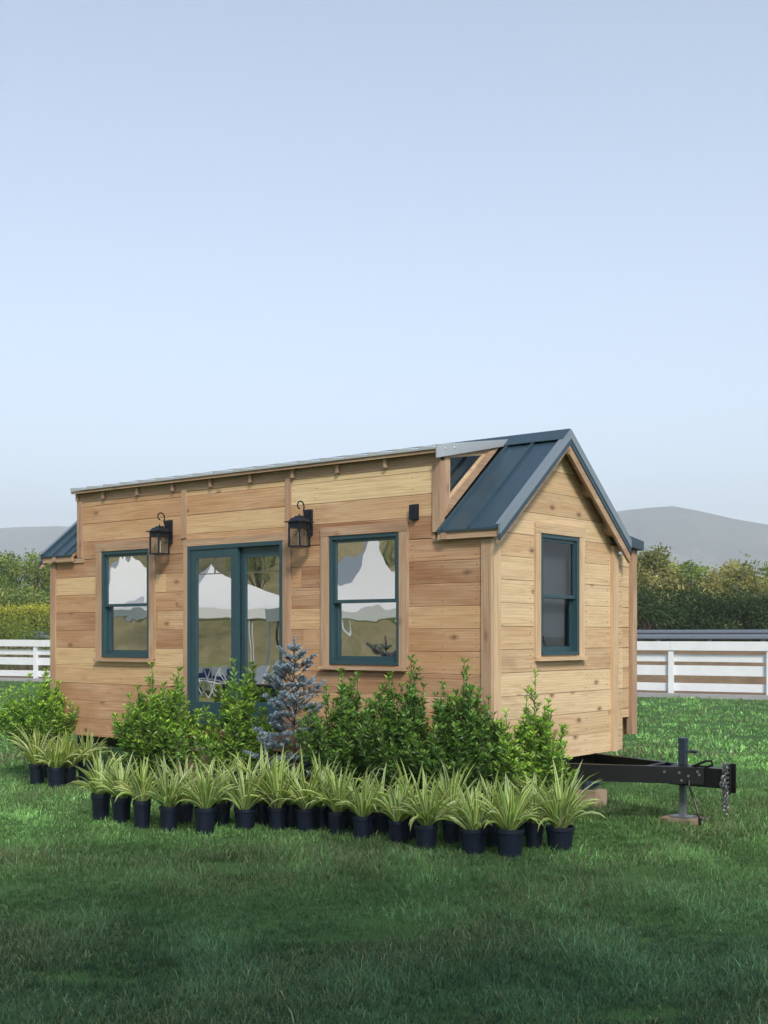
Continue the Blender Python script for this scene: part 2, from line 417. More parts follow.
# --- corner posts and battens
def trim_part(name, boxes, mat='trim', parent=house):
    mb = MB()
    for b in boxes: mb.box(*b[:6], b[6] if len(b) > 6 else 2, tint())
    return mb.build(name, M[mat], parent)
T0 = -.042
trim_part('corner_post', [(-.135, .0, T0, -.0195, ZB - .005, 2.80)])
trim_part('corner_post', [(-.019, .022, -.0425, .075, ZB - .008, 2.80)], 'trim_pale')
trim_part('corner_post', [(XL - .01, XL + .10, T0, -.0195, ZB - .005, 2.80), (XL - .012, XL + .018, -.0195, .1, ZB - .005, 2.8)])
trim_part('corner_post', [(-.0195, .022, 2.345, 2.46, ZB - .003, 2.86)], 'trim_pale')
trim_part('batten', [(DX0 + .02, DX0 + .12, T0, -.0195, 2.862, 3.60)])
trim_part('batten', [(DX1 - .07, DX1 + .03, T0 - .002, -.0195, 2.90, 3.62), (DX1 - .0, DX1 + .032, -.0195, .03, 2.98, 3.62)])
trim_part('batten', [(-4.495, -4.415, T0, -.0195, 3.02, 3.60)])
trim_part('batten', [(-2.773, -2.70, T0, -.0195, ZB, 3.60)])
trim_part('ledger', [(XL + .11, DX0 + .145, -.036, -.0195, 2.80, 2.858, 0)])
trim_part('ledger', [(DX1 - .07, -.0, -.036, -.0195, 2.802, 2.845, 0)])
# eave frieze under the dormer roof with rafter tail blocks
fr = trim_part('frieze_board', [(DX0 + .02, DX1 + .02, -.030, -.0195, 3.585, 3.702, 0)])
mb = MB()
for x in [-1.33 - .66 * k for k in range(8)] + [DX0 + .045]:
    mb = MB(); mb.box(x - .018, x + .018, -.07, -.0305, 3.60, 3.699, 1); mb.build('rafter_block', M['trim'], fr)
mb = MB(); mb.box(DX0 - .01, DX1 + .03, -.112, -.088, 3.690, 3.722, 0); mb.build('eave_fascia', M['trim'], house)
# low eave pieces at both ends of the dormer
for nm, x0, x1 in (('eave_fascia', XL - .10, DX0 - .01), ('eave_fascia', DX1 + .033, .12)):
    mb = MB(); mb.box(x0, x1, -.095, -.07, 2.815, 2.892, 0); mb.box(x0 + .02, x1 - .02, -.07, .0, 2.846, 2.86, 0)
    mb.box(x0 + .24, x0 + .30, -.115, -.0955, 2.83, 2.89, 1) if x0 < -5 else mb.box(x0 + .05, x0 + .11, -.11, -.0955, 2.815, 2.88, 1)
    mb.build(nm, M['trim'], house)

# --- roof
def slope_sheet(mb, x0, x1, ya, yb, zf, th=.02):
    P = [(x0, ya, zf(ya) - th), (x1, ya, zf(ya) - th), (x1, yb, zf(yb) - th), (x0, yb, zf(yb) - th), (x0, ya, zf(ya)), (x1, ya, zf(ya)), (x1, yb, zf(yb)), (x0, yb, zf(yb))]
    mb.hexa(P, 1, (.5, .5, .5))
def rib(mb, x, ya, yb, zf, w=.028, h=.034):
    P = []
    for dz in (.0, h):
        ww = w / 2 if dz == 0 else w / 3
        P += [(x - ww, ya, zf(ya) + dz), (x + ww, ya, zf(ya) + dz), (x + ww, yb, zf(yb) + dz), (x - ww, yb, zf(yb) + dz)]
    mb.hexa(P, 1, (.5, .5, .5))
EA = -.115
mb = MB()
OX = .15; xa, xb = XL - .12, OX - .02
slope_sheet(mb, DX1 + .034, xb, EA, YC, roof_z); slope_sheet(mb, xa, DX0 - .012, EA, YC, roof_z); slope_sheet(mb, xa, xb, YC, 2.515, roof_z)
for x in (-.56, -.235): rib(mb, x, EA - .004, YC - .1, roof_z)
for x in (-6.66, -6.92, -7.13): rib(mb, x, EA - .004, YC - .1, roof_z)
x = xa + .02
while x < xb: rib(mb, x, 2.519, YC + .1, roof_z); x += .33
roof = mb.build('gable_roof', M['roof'], house)
mb = MB()
for s in (-1, 1):
    ye = YC + s * .15
    P = [(xa - .01, min(YC, ye), 0), (xb + .005, min(YC, ye), 0), (xb + .005, max(YC, ye), 0), (xa - .01, max(YC, ye), 0)]
    P = [(p[0], p[1], roof_z(p[1]) + .036) for p in P] + [(p[0], p[1], roof_z(p[1]) + .042) for p in P]
    mb.hexa(P, 0, (.5, .5, .5))
mb.build('ridge_cap', M['roof'], roof)
# rakes: edge flashing, lit face pale and shaded drip dark by colour, on both slopes of the gable end, wood barge board below
def rake(parent, x, sgn, mat_f):
    for s in (-1, 1):
        y0, y1 = YC, (EA - .012 if s < 0 else 2.527)
        for nm, d0, d1, xo, xi, mt in (('rake_flashing', .030, -.062, x, x - sgn * .028, mat_f), ('rake_drip', -.0625, -.125, x - sgn * .006, x - sgn * .03, M['roof']), ('barge_board', -.1255, -.225 if s > 0 else -.16, x - sgn * .018, x - sgn * .05, M['trim'])):
            mb = MB(); q = [(y0, roof_z(y0) + d0), (y1, roof_z(y1) + d0), (y1, roof_z(y1) + d1), (y0, roof_z(y0) + d1)]
            mb.prism(q, 0, min(xo, xi), max(xo, xi), 1, tint(), 0)
            if nm == 'rake_flashing':                       # the strip folded over the top of the metal
                P = [(x - sgn * .06, y0, roof_z(y0) + .031), (x, y0, roof_z(y0) + .031), (x, y1, roof_z(y1) + .031), (x - sgn * .06, y1, roof_z(y1) + .031)]
                P = P + [(p[0], p[1], p[2] + .004) for p in P]
                if s > 0: P = [P[i] for i in (3, 2, 1, 0, 7, 6, 5, 4)]
                mb.hexa(P, 1, (.5, .5, .5))
            mb.build(nm, mt, parent)
rake(roof, OX, 1, M['rake']); rake(roof, XL - .14, -1, M['rake'])
mb = MB()                                                    # sheathing / soffit
for ya, yb in ((EA + .03, YC), (YC, 2.49)):
    P = [(xa + .03, ya, roof_z(ya) - .075), (xb - .03, ya, roof_z(ya) - .075), (xb - .03, yb, roof_z(yb) - .075), (xa + .03, yb, roof_z(yb) - .075)]
    if ya < 1:                                               # only the two low ends carry a front slope
        for x0, x1 in ((xa + .03, DX0 - .014), (DX1 + .036, xb - .03)):
            Q = [(x0, ya, roof_z(ya) - .075), (x1, ya, roof_z(ya) - .075), (x1, yb, roof_z(yb) - .075), (x0, yb, roof_z(yb) - .075)]
            mb.hexa(Q + [(p[0], p[1], p[2] + .053) for p in Q], 0)
    else: mb.hexa(P + [(p[0], p[1], p[2] + .053) for p in P], 0)
mb.build('soffit', M['soffit'], roof)
mb = MB()
for y in (.28, .78, 1.72, 2.2):
    z = roof_z(y); s = 1 if y < YC else -1; mb = MB()
    mb.prism([(y - .035, z - .08 - s * RS * .035), (y + .035, z - .08 + s * RS * .035), (y + .035, z - .17 + s * RS * .035), (y - .035, z - .17 - s * RS * .035)], 0, -.0195, OX - .055, 0)
    mb.build('lookout_block', M['trim'], roof)
# --- shed dormer
mb = MB(); x = DX0 + .0
while x < DX1 + .04:                                         # overlapping pans, each lapped over its neighbour
    x2 = min(x + .335, DX1 + .045); a_, b_ = (.032, .004)
    zz = lambda y, dz: dorm_z(y) + dz
    P = [(x, DE, zz(DE, -.012)), (x2 + .004, DE, zz(DE, -.012)), (x2 + .004, YC + .02, zz(YC, -.012)), (x, YC + .02, zz(YC, -.012)), (x, DE, zz(DE, a_)), (x2 + .004, DE, zz(DE, b_)), (x2 + .004, YC + .02, zz(YC, .012)), (x, YC + .02, zz(YC, .016))]
    mb.hexa(P, 1, (.5, .5, .5)); x = x2 if x2 < DX1 + .04 else 9
dorm = mb.build('dormer_roof', M['flashing'], house)
mb = MB(); mb.prism([(DE - .01, dorm_z(DE) + .03), (YC, dorm_z(YC) + .025), (YC, dorm_z(YC) - .04), (DE - .01, dorm_z(DE) - .105)], 0, DX1 + .046, DX1 + .066, 1, (.5, .5, .5))
for y in (.0, .16): mb.tube([(DX1 + .066, y, dorm_z(y) - .02), (DX1 + .072, y, dorm_z(y) - .02)], .012, 8)
mb.build('dormer_flashing', M['flashing'], dorm)
mb = MB(); mb.hexa([(DX0 - .0, -.085, 3.70), (DX1 + .03, -.085, 3.70), (DX1 + .03, YC, dorm_z(YC) - .06), (DX0 - .0, YC, dorm_z(YC) - .06), (DX0 - .0, -.085, dorm_z(-.085) - .022), (DX1 + .03, -.085, dorm_z(-.085) - .022), (DX1 + .03, YC, dorm_z(YC) - .022), (DX0 - .0, YC, dorm_z(YC) - .022)], 0)
mb.build('dormer_sheathing', M['soffit'], dorm)
# cheeks; the right one carries a triangular window
A = (.03, 3.0 + RS * .03 + .03); B = (.03, dorm_z(.03) - .06); Cc = (1.03, dorm_z(1.03) - .035)
def cheek(x0, x1, win, mat):
    mb = MB()
    tri = [A, B, Cc]
    if win:
        g = [(.105, 3.235), (.105, 3.682), (.80, 3.795)]
        mb.prism([A, B, g[1], g[0]], 0, x0, x1, 2); mb.prism([B, Cc, g[2], g[1]], 0, x0, x1, 1); mb.prism([Cc, A, g[0], g[2]], 0, x0, x1 + .012, 1)
        o = mb.build('dormer_cheek', mat, house)
        mb = MB(); n = 3
        gi = [(.132, 3.295), (.132, 3.66), (.70, 3.752)]
        for i in range(3):
            j = (i + 1) % 3; mb.prism([g[i], g[j], gi[j], gi[i]], 0, x0 + .01, x1 - .008, 1)
        w = mb.build('triangle_window', M['trim_pale'], house)
        mb = MB(); mb.prism(gi, 0, x0 + .012, x0 + .018, 1, (.5, .5, .5)); mb.build('pane', M['glass_tri'], w)
        mb = MB(); mb.prism([(.1, 3.22), (.1, 3.68), (.8, 3.80)], 0, x0 - .10, x0 - .08, 1, (.5, .5, .5)); mb.build('blind', M['inside_dark'], w)
    else:
        mb.prism(tri, 0, x0, x1, 1); mb.build('dormer_cheek', mat, house)
cheek(DX1 + .0, DX1 + .032, True, M['trim']); cheek(DX0 - .01, DX0 + .02, False, M['cedar'])
# --- bump-out at the far side behind the gable
mb = MB(); z = ZB
while z < 2.78:
    b = min(z + PITCH - .003, 2.78)
    if b > .92: mb.box(-.10, -.045, Ye + .001, 2.83, max(z, .915), b, 1, tint())
    z += PITCH + .004
mb.box(-3.2, -.10, 2.9, 2.93, .7, 2.8, 0); mb.box(-.0995, -.06, 2.46, 2.62, 2.76, 2.84, 1)
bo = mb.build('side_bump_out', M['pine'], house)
mb = MB(); mb.box(-.075, -.0, 2.835, 2.945, .715, 2.86, 2); mb.build('bump_out_post', M['trim'], bo)
mb = MB(); mb.hexa([(-3.3, 2.36, 2.90), (.06, 2.36, 2.90), (.06, 3.0, 2.84), (-3.3, 3.0, 2.84), (-3.3, 2.36, 3.03), (.06, 2.36, 3.03), (.06, 3.0, 2.945), (-3.3, 3.0, 2.945)], 0)
mb.build('bump_out_roof', M['roof'], bo)

# --- windows
def window(front, x0, x1, z0, z1, glassmat, trimmat, trims, sill):
    """double-hung sash. front: built in the X/Z plane of the long wall; else in the Y/Z plane of the gable."""
    def bx(mb, a0, a1, o0, o1, c0, c1, g, mat=0):              # a along wall, o outward offset (0 = siding face, + = out)
        if front: mb.box(a0, a1, -.02 - o1, -.02 - o0, c0, c1, {0: 0, 2: 2}[g], tint(), mat)
        else: mb.box(-.02 + o0, -.02 + o1, a0, a1, c0, c1, {0: 1, 2: 2}[g], tint(), mat)
    tw = trims
    mb = MB()
    bx(mb, x0 - tw[0], x0 - .001, -.002, .022, z0 - .02, z1, 2); bx(mb, x1 + .001, x1 + tw[1], -.002, .022, z0 - .02, z1, 2)
    bx(mb, x0 - tw[0], x1 + tw[1], -.002, .0255, z1 + .001, z1 + tw[2], 0)
    wn = mb.build('window', M[trimmat], house)
    mb = MB(); bx(mb, x0 - tw[0] + .01, x1 + tw[1] - .02, -.002, .07, z0 - .055, z0 - .0205, 0); mb.build('sill', M[trimmat], wn)
    f = .042; mb = MB()
    bx(mb, x0, x0 + f, -.09, .012, z0, z1, 2); bx(mb, x1 - f, x1, -.09, .012, z0, z1, 2)
    bx(mb, x0 + f, x1 - f, -.09, .012, z1 - f, z1, 0); bx(mb, x0 + f, x1 - f, -.09, .02, z0, z0 + .035, 0)
    mb.build('frame', M['blue'], wn)
    zm = z0 + (z1 - z0) * .485; r = .034
    for nm, za, zb, o in (('upper_sash', zm - .012, z1 - f, -.012), ('lower_sash', z0 + .035, zm + .02, -.052)):
        mb = MB(); xa, xb = x0 + f, x1 - f; d = .034
        bx(mb, xa, xa + r, o - d, o, za, zb, 2); bx(mb, xb - r, xb, o - d, o, za, zb, 2)
        bx(mb, xa + r, xb - r, o - d, o, zb - r, zb, 0); bx(mb, xa + r, xb - r, o - d, o, za, za + (r if nm[0] == 'u' else .055), 0)
        s = mb.build(nm, M['blue'], wn)
        mb = MB(); bx(mb, xa + r - .003, xb - r + .003, o - d + .012, o - d + .018, za + r - .003, zb - r + .003, 0)
        mb.build('pane', glassmat, wn)
    return wn
window(True, *WIN_L, M['glass_left'], 'trim', (.11, .105, .105), 0)
window(True, *WIN_R, M['glass_front'], 'trim', (.117, .118, .095), 0)
gw = window(False, *GW, M['glass_end'], 'trim_pale', (.105, .105, .105), 0)
mb = MB()                                                     # curtain folds behind the gable window
for k in range(18):
    y = .80 + k * .05; 
    if 1.12 < y < 1.2: continue
    mb.box(-.2 - (.02 if k % 2 else 0), -.19, y, y + .05, 1.6, 2.95, 2)
mb.build('curtain', M['curtain'], gw)
mb = MB(); mb.lathe([(0, 0), (.07, 0), (.085, .05), (.05, .12), (.055, .16), (0, .16)], 14, c=(-.155, 1.06, 1.69)); mb.build('sill_ornament', M['black'], gw)

# --- sliding glass door
x0, x1, z0, z1 = DOOR
mb = MB(); mb.box(x0 - .075, x0 - .001, T0, -.0195, z0 - .1, z1, 2, tint()); mb.box(x1 + .001, -2.774, T0, -.0195, z0 - .1, z1, 2, tint())
mb.box(x0 - .075, -2.774, T0 - .003, -.0195, z1 + .001, z1 + .085, 0, tint())
door = mb.build('sliding_door', M['trim'], house)
mb = MB(); f = .045
mb.box(x0, x0 + f, -.045, .10, z0, z1, 2); mb.box(x1 - f, x1, -.045, .10, z0, z1, 2); mb.box(x0 + f, x1 - f, -.045, .10, z1 - f, z1, 0); mb.box(x0 + f, x1 - f, -.055, .10, z0, z0 + .05, 0)
mb.build('frame', M['blue'], door)
xm = -3.57
for nm, xa, xb, y, st in (('door_leaf', x0 + f, xm + .03, -.03, (.10, .11, .105, .22)), ('door_leaf', xm + .035, x1 - f, .025, (.065, .065, .12, .24))):
    mb = MB(); za, zb = z0 + .05, z1 - f
    mb.box(xa, xa + st[0], y, y + .042, za, zb, 2); mb.box(xb - st[1], xb, y, y + .042, za, zb, 2)
    mb.box(xa + st[0], xb - st[1], y, y + .042, zb - st[2], zb, 0); mb.box(xa + st[0], xb - st[1], y, y + .042, za, za + st[3], 0)
    lf = mb.build(nm, M['blue'], door)
    mb = MB(); mb.box(xa + st[0] - .004, xb - st[1] + .004, y + .018, y + .024, za + st[3] - .004, zb - st[2] + .004, 0); mb.build('pane', M['glass_door'], door)
    mb = MB(); zq = 2.575; xc = (xa + xb) / 2
    mb.box(xa + st[0], xb - st[1], y + .011, y + .0165, zq, zq + .012, 0); mb.box(xc - .006, xc + .006, y + .011, y + .0165, zq + .0141, zb - st[2], 2)
    mb.build('muntin', M['muntin'], door)
mb = MB(); mb.box(xm + .005, xm + .034, .013, .024, z0 + .05, z1 - f, 2); mb.build('gap_strip', M['blue_dark'], door)  # dark strip put in for the dark gap between the leaves
mb = MB(); hx = x1 - f - .035
mb.tube([(hx, .025, 1.72), (hx, -.025, 1.74), (hx - .005, -.045, 1.82), (hx, -.045, 1.92), (hx, -.025, 2.0), (hx, .025, 2.02)], .013, 8); mb.build('handle', M['black'], door)

# --- wall lanterns
def lantern(x, zc):
    mb = MB(); mb.box(x - .055, x + .055, -.058, -.024, zc - .12, zc + .16, 2, (.5, .5, .5))
    mb.box(x - .035, x + .035, -.075, -.058, zc - .08, zc + .12, 2, (.5, .5, .5))
    root = mb.build('wall_lantern', M['lantern'], house)
    yc = -.185; mb = MB()
    pts = []
    for k in range(17):
        a = math.radians(-30 + k * 18); r = .066 - .0022 * k
        pts.append((x, yc + .045 - .0 + math.cos(a) * r - .03, zc + .19 + math.sin(a) * r))
    mb.tube([(x, -.07, zc + .06), (x, -.10, zc + .1), (x, -.118, zc + .15)] + pts, .008, 8)
    mb.tube([(x, -.07, zc + .04), (x, yc, zc + .075)], .011, 8)
    mb.build('scroll_arm', M['lantern'], root)
    mb = MB(); s = .115; zt = zc + .02
    def ring(h, z): return [(x - h, yc - h, z), (x + h, yc - h, z), (x + h, yc + h, z), (x - h, yc + h, z)]
    mb.hexa(ring(s, zt - .012) + ring(s, zt), 0, (.5,) * 3); mb.hexa(ring(.085, zt + .0005) + ring(.06, zt + .04), 0, (.5,) * 3); mb.hexa(ring(.04, zt + .0405) + ring(.035, zt + .06), 0, (.5,) * 3)
    mb.tube([(x, yc, zt + .06), (x, yc, zt + .085)], [.012, .006], 8)
    mb.hexa(ring(.085, zt - .075) + ring(.085, zt - .0125), 0, (.5,) * 3)
    b = .078; zb = zt - .265
    for sx in (-1, 1):
        for sy in (-1, 1): mb.box(x + sx * b - .008, x + sx * b + .008, yc + sy * b - .008, yc + sy * b + .008, zb, zt - .0755, 2, (.5,) * 3)
    mb.hexa(ring(b + .008, zb - .016) + ring(b + .008, zb - .0005), 0, (.5,) * 3)
    mb.build('lantern_cage', M['lantern'], root)
    mb = MB()
    for (xa, xb, ya, yb) in ((x - b + .009, x + b - .009, yc - b - .001, yc - b + .001), (x - b + .009, x + b - .009, yc + b - .001, yc + b + .001), (x - b - .001, x - b + .001, yc - b + .009, yc + b - .009), (x + b - .001, x + b + .001, yc - b + .009, yc + b - .009)):
        mb.box(xa, xb, ya, yb, zb, zt - .076, 2, (.5,) * 3)
    mb.build('lantern_glass', M['glass_lamp'], root)
    mb = MB(); mb.tube([(x, yc, zb), (x, yc, zb + .09)], .014, 10); mb.lathe([(.011, .0), (.019, .025), (.017, .05), (.006, .085), (0, .09)], 12, c=(x, yc, zb + .09)); mb.build('bulb', M['bulb'], root)
lantern(-4.72, 3.09); lantern(-2.43, 3.075)
mb = MB(); mb.box(-1.005, -.925, -.075, -.0225, 3.04, 3.19, 2, (.5,) * 3); mb.box(-1.013, -.917, -.0225, -.0215, 3.03, 3.2, 2, (.5,) * 3); mb.box(-.99, -.94, -.0785, -.0755, 3.06, 3.17, 2, (.5,) * 3)
mb.build('outlet_box', M['lantern'], house)

# --- trailer under the house
mb = MB()
for y in (.35, 2.05):
    mb.box(XL + .1, -.05, y - .03, y + .03, ZB - .16, ZB - .004, 0, (.5,) * 3)
for k in range(9):
    x = XL + .3 + k * .83; mb.box(x - .025, x + .025, .381, 2.019, ZB - .12, ZB - .006, 1, (.5,) * 3)
frame = mb.build('trailer_frame', M['black'], house)
mb = MB()
CPX, CPY = 1.80, 1.30
def channel(p, q, h, zt):                                       # C-channel, flanges toward the middle
    p, q = Vector(p), Vector(q); d = (q - p).normalized(); n = Vector((-d.y, d.x, 0)); 
    if n.y * (1.3 - p.y) < 0: n = -n
    mb.beam((p.x, p.y, zt - h / 2), (q.x, q.y, zt - h / 2), .012, h, (.5,) * 3)
    for z in (zt - .006, zt - h + .006):
        a, b = p + n * .032, q + n * .032; mb.beam((a.x, a.y, z), (b.x, b.y, z), .052, .012, (.5,) * 3)
channel((-1.3, -.1 + .1, 0), (1.62, 1.20, 0), .165, .575); channel((-.6, 2.25, 0), (1.62, 1.40, 0), .165, .56)
mb.box(1.25, 1.80, 1.215, 1.385, .385, .572, 0, (.5,) * 3)
mb.box(1.02, 1.06, .99, 1.62, .43, .56, 1, (.5,) * 3)
tong = mb.build('trailer_tongue', M['black'], house)
mb = MB(); mb.box(1.801, 1.835, 1.24, 1.36, .33, .615, 2, (.5,) * 3); mb.box(1.835, 1.875, 1.225, 1.245, .33, .615, 2, (.5,) * 3); mb.box(1.835, 1.875, 1.355, 1.375, .33, .615, 2, (.5,) * 3)
mb.build('coupler_channel', M['black'], tong)
mb = MB()
for k in range(6):
    z = .355 + k * .046
    mb = MB(); y = 1.224; mb.tube([(1.857, y, z), (1.857, y - .02, z)], .013, 8); mb.build('bolt', M['zinc'], tong)
for dx, z in ((1.28, .525), (1.41, .52), (1.57, .535), (1.585, .505), (1.49, .49), (1.43, .445)):
    mb = MB(); by = 1.2 * (dx + 1.3) / 2.92 - .008; mb.tube([(dx, by, z), (dx + .004, by - .012, z)], .013, 8); mb.build('bolt', M['zinc'], tong)
mb = MB()
def chain(pts, r=.016):
    pts = [Vector(p) for p in pts]
    for i in range(len(pts) - 1):
        c = (pts[i] + pts[i + 1]) / 2; d = (pts[i + 1] - pts[i]).normalized(); u = d.orthogonal().normalized(); v = d.cross(u)
        if i % 2: u = v
        L = (pts[i + 1] - pts[i]).length * .78
        loop = [c + d * math.cos(a) * L + u * math.sin(a) * r for a in [2 * math.pi * k / 10 for k in range(11)]]
        mb.tube(loop, .0055, 5, caps=False)
for yy, ph in ((1.20, 0), (1.19, 1.3)):
    chain([(1.815 + .012 * math.sin(k * .7 + ph) + (.03 if ph else 0), yy - .006 * math.cos(k), .63 - k * .031) for k in range(14 if ph else 11)])
    chain([(1.815 + .02 * math.sin(k * .5 + ph) + .02, yy + .01, .30 - k * .03 + ph * .03) for k in range(6)])
mb.build('safety_chain', M['zinc'], tong)
mb = MB(); JX, JY = 1.35, 1.17
jx, jy = 1.31, 1.40
mb.box(jx - .035, jx + .035, jy - .035, jy + .035, .36, .80, 2, (.5,) * 3, 0); mb.box(jx - .039, jx + .039, jy - .039, jy + .039, .801, .835, 2, (.5,) * 3, 0)
mb.box(jx - .028, jx + .028, jy - .028, jy + .028, .06, .359, 2, (.5,) * 3, 1); mb.box(jx - .10, jx + .10, jy - .09, jy + .09, .045, .06, 0, (.5,) * 3, 1)
mb.tube([(jx + .04, jy, .70), (jx + .09, jy, .70)], .01, 8, mat=0); mb.tube([(jx + .085, jy, .705), (jx + .16, jy - .03, .705)], .016, 8, mat=0)
mb.build('tongue_jack', [M['jack_blue'], M['jack_grey']], tong)
mb = MB()
mb.tube([(1.48, 1.25, .575), (1.55, 1.22, .60), (1.64, 1.2, .64), (1.70, 1.2, .645), (1.70, 1.22, .60), (1.62, 1.25, .578), (1.5, 1.26, .577)], .012, 7)
mb.build('wiring_loop', M['black'], tong); mb = MB()
mb.tube([(1.50, 1.13, .45), (1.515, 1.10, .40), (1.555, 1.12, .28), (1.61, 1.10, .14), (1.63, 1.10, .06)], .010, 7); mb.tube([(1.63, 1.10, .10), (1.635, 1.10, .03)], .022, 8)
mb.build('brake_cable', M['black'], tong)
for i, x in enumerate((-3.5, -4.4)):
    for y in (.16,2.2):
        mb = MB()
        mb.lathe([(.20, -.09), (.33, -.09), (.355, -.05), (.355, .05), (.33, .09), (.2, .09)], 28)
        wv = mb; wv.v = [(x + a, y + c, .36 + b) for a, b, c in wv.v]
        wh = wv.build('wheel', M['rubber'], house)
        mb = MB(); mb.lathe([(0, -.06), (.08, -.07), (.19, -.03), (.2, -.085)], 24); mb.v = [(x + a, y + c, .36 + b) for a, b, c in mb.v]; mb.build('rim', M['jack_grey'], wh)

# loose things by the trailer
mb = MB(); mb.box(-.32, .14, 1.72, 1.98, .0, .175, 0, (.7, .3, .4)); tag(mb.build('wooden_block', M['timber']), 'stout timber block lying on the grass under the trailer tongue', 'wood block')
mb = MB(); mb.lathe([(0, .176), (.075, .176), (.075, .19), (.055, .20), (.055, .30), (.06, .305), (.06, .32), (.025, .325), (.025, .385), (.035, .39), (.035, .40), (0, .40)], 18, c=(-.03, 1.84, 0))
mb.box(.02, .09, 1.81, 1.87, .19, .25, 0, (.5,) * 3); mb.tube([(.03, 1.84, .23), (.15, 1.80, .25)], .012, 8)
tag(mb.build('bottle_jack', M['jack_blue']), 'small dark bottle jack standing on the timber block under the tongue', 'jack')
mb = MB(); mb.box(1.12, 1.51, 1.25, 1.55, .0, .043, 0, (.9, .3, .4)); tag(mb.build('wooden_pad', M['timber']), 'flat board lying on the lawn under the foot of the tongue jack', 'board')
mb = MB(); mb.box(-4.36, -3.45, -.46, -.05, .54, .60, 0)
stp = mb.build('door_step', M['deck']); tag(stp, 'grey topped wooden step platform below the sliding glass door', 'step')
mb = MB()
for k in range(4): mb.box(-4.32, -3.5, -.43 + .001 * k, -.405 + .001 * k, .03 + k * .127, .15 + k * .127, 0)
for x in (-4.34, -3.52): mb.box(x, x + .05, -.40, -.06, 0, .539, 2)
mb.build('step_side', M['trim'], stp)

# =================================================================== PLANTS
def leaf_cloud(P, D, L, Wd, col, jit, droop=.15, flat=None):
    """arrays: base P (n,3), direction D (n,3), length L (n), width Wd (n), colour (n,3) -> V,F4,colors. 4-quad folded leaf = 6 verts"""
    n = len(P); D = D / (np.linalg.norm(D, axis=1, keepdims=True) + 1e-9)
    r = rng.normal(size=(n, 3)); S = np.cross(D, r); S /= (np.linalg.norm(S, axis=1, keepdims=True) + 1e-9)
    N = np.cross(S, D)
    up = np.sign(N[:, 2:3] + 1e-6); N *= up
    L = L[:, None]; w = Wd[:, None] / 2
    A = P; Mid = P + D * L * .55 + N * L * .06; T = P + D * L - N * L * droop
    V = np.stack([A, Mid - S * w, T, Mid + S * w], 1).reshape(-1, 3)
    F = (np.arange(n)[:, None] * 4 + np.array([[0, 1, 2, 3]]))
    C = np.repeat(col, 4, axis=0)
    return V, F, C
def pal(n, cols, sd=.15):
    cols = np.array(cols); i = rng.integers(0, len(cols), n); c = cols[i] * np.exp(rng.normal(0, sd, (n, 1)))
    return np.clip(c, 0, 1)

def nursery_pot(root, x, y, r, h, soil=True):
    mb = MB(); rb = r * .78
    mb.lathe([(0, .004), (rb, .004), (r * .93, h * .80), (r * .965, h * .80), (r, h * .86), (r, h), (r * .955, h), (r * .93, h * .9)], 26, c=(x, y, 0))
    p = mb.build('pot', M['pot'], root)
    mb = MB(); mb.lathe([(r * .94, h * .885), (0, h * .92)], 20, c=(x, y, 0)); mb.build('soil', M['soil'], root)
    return p

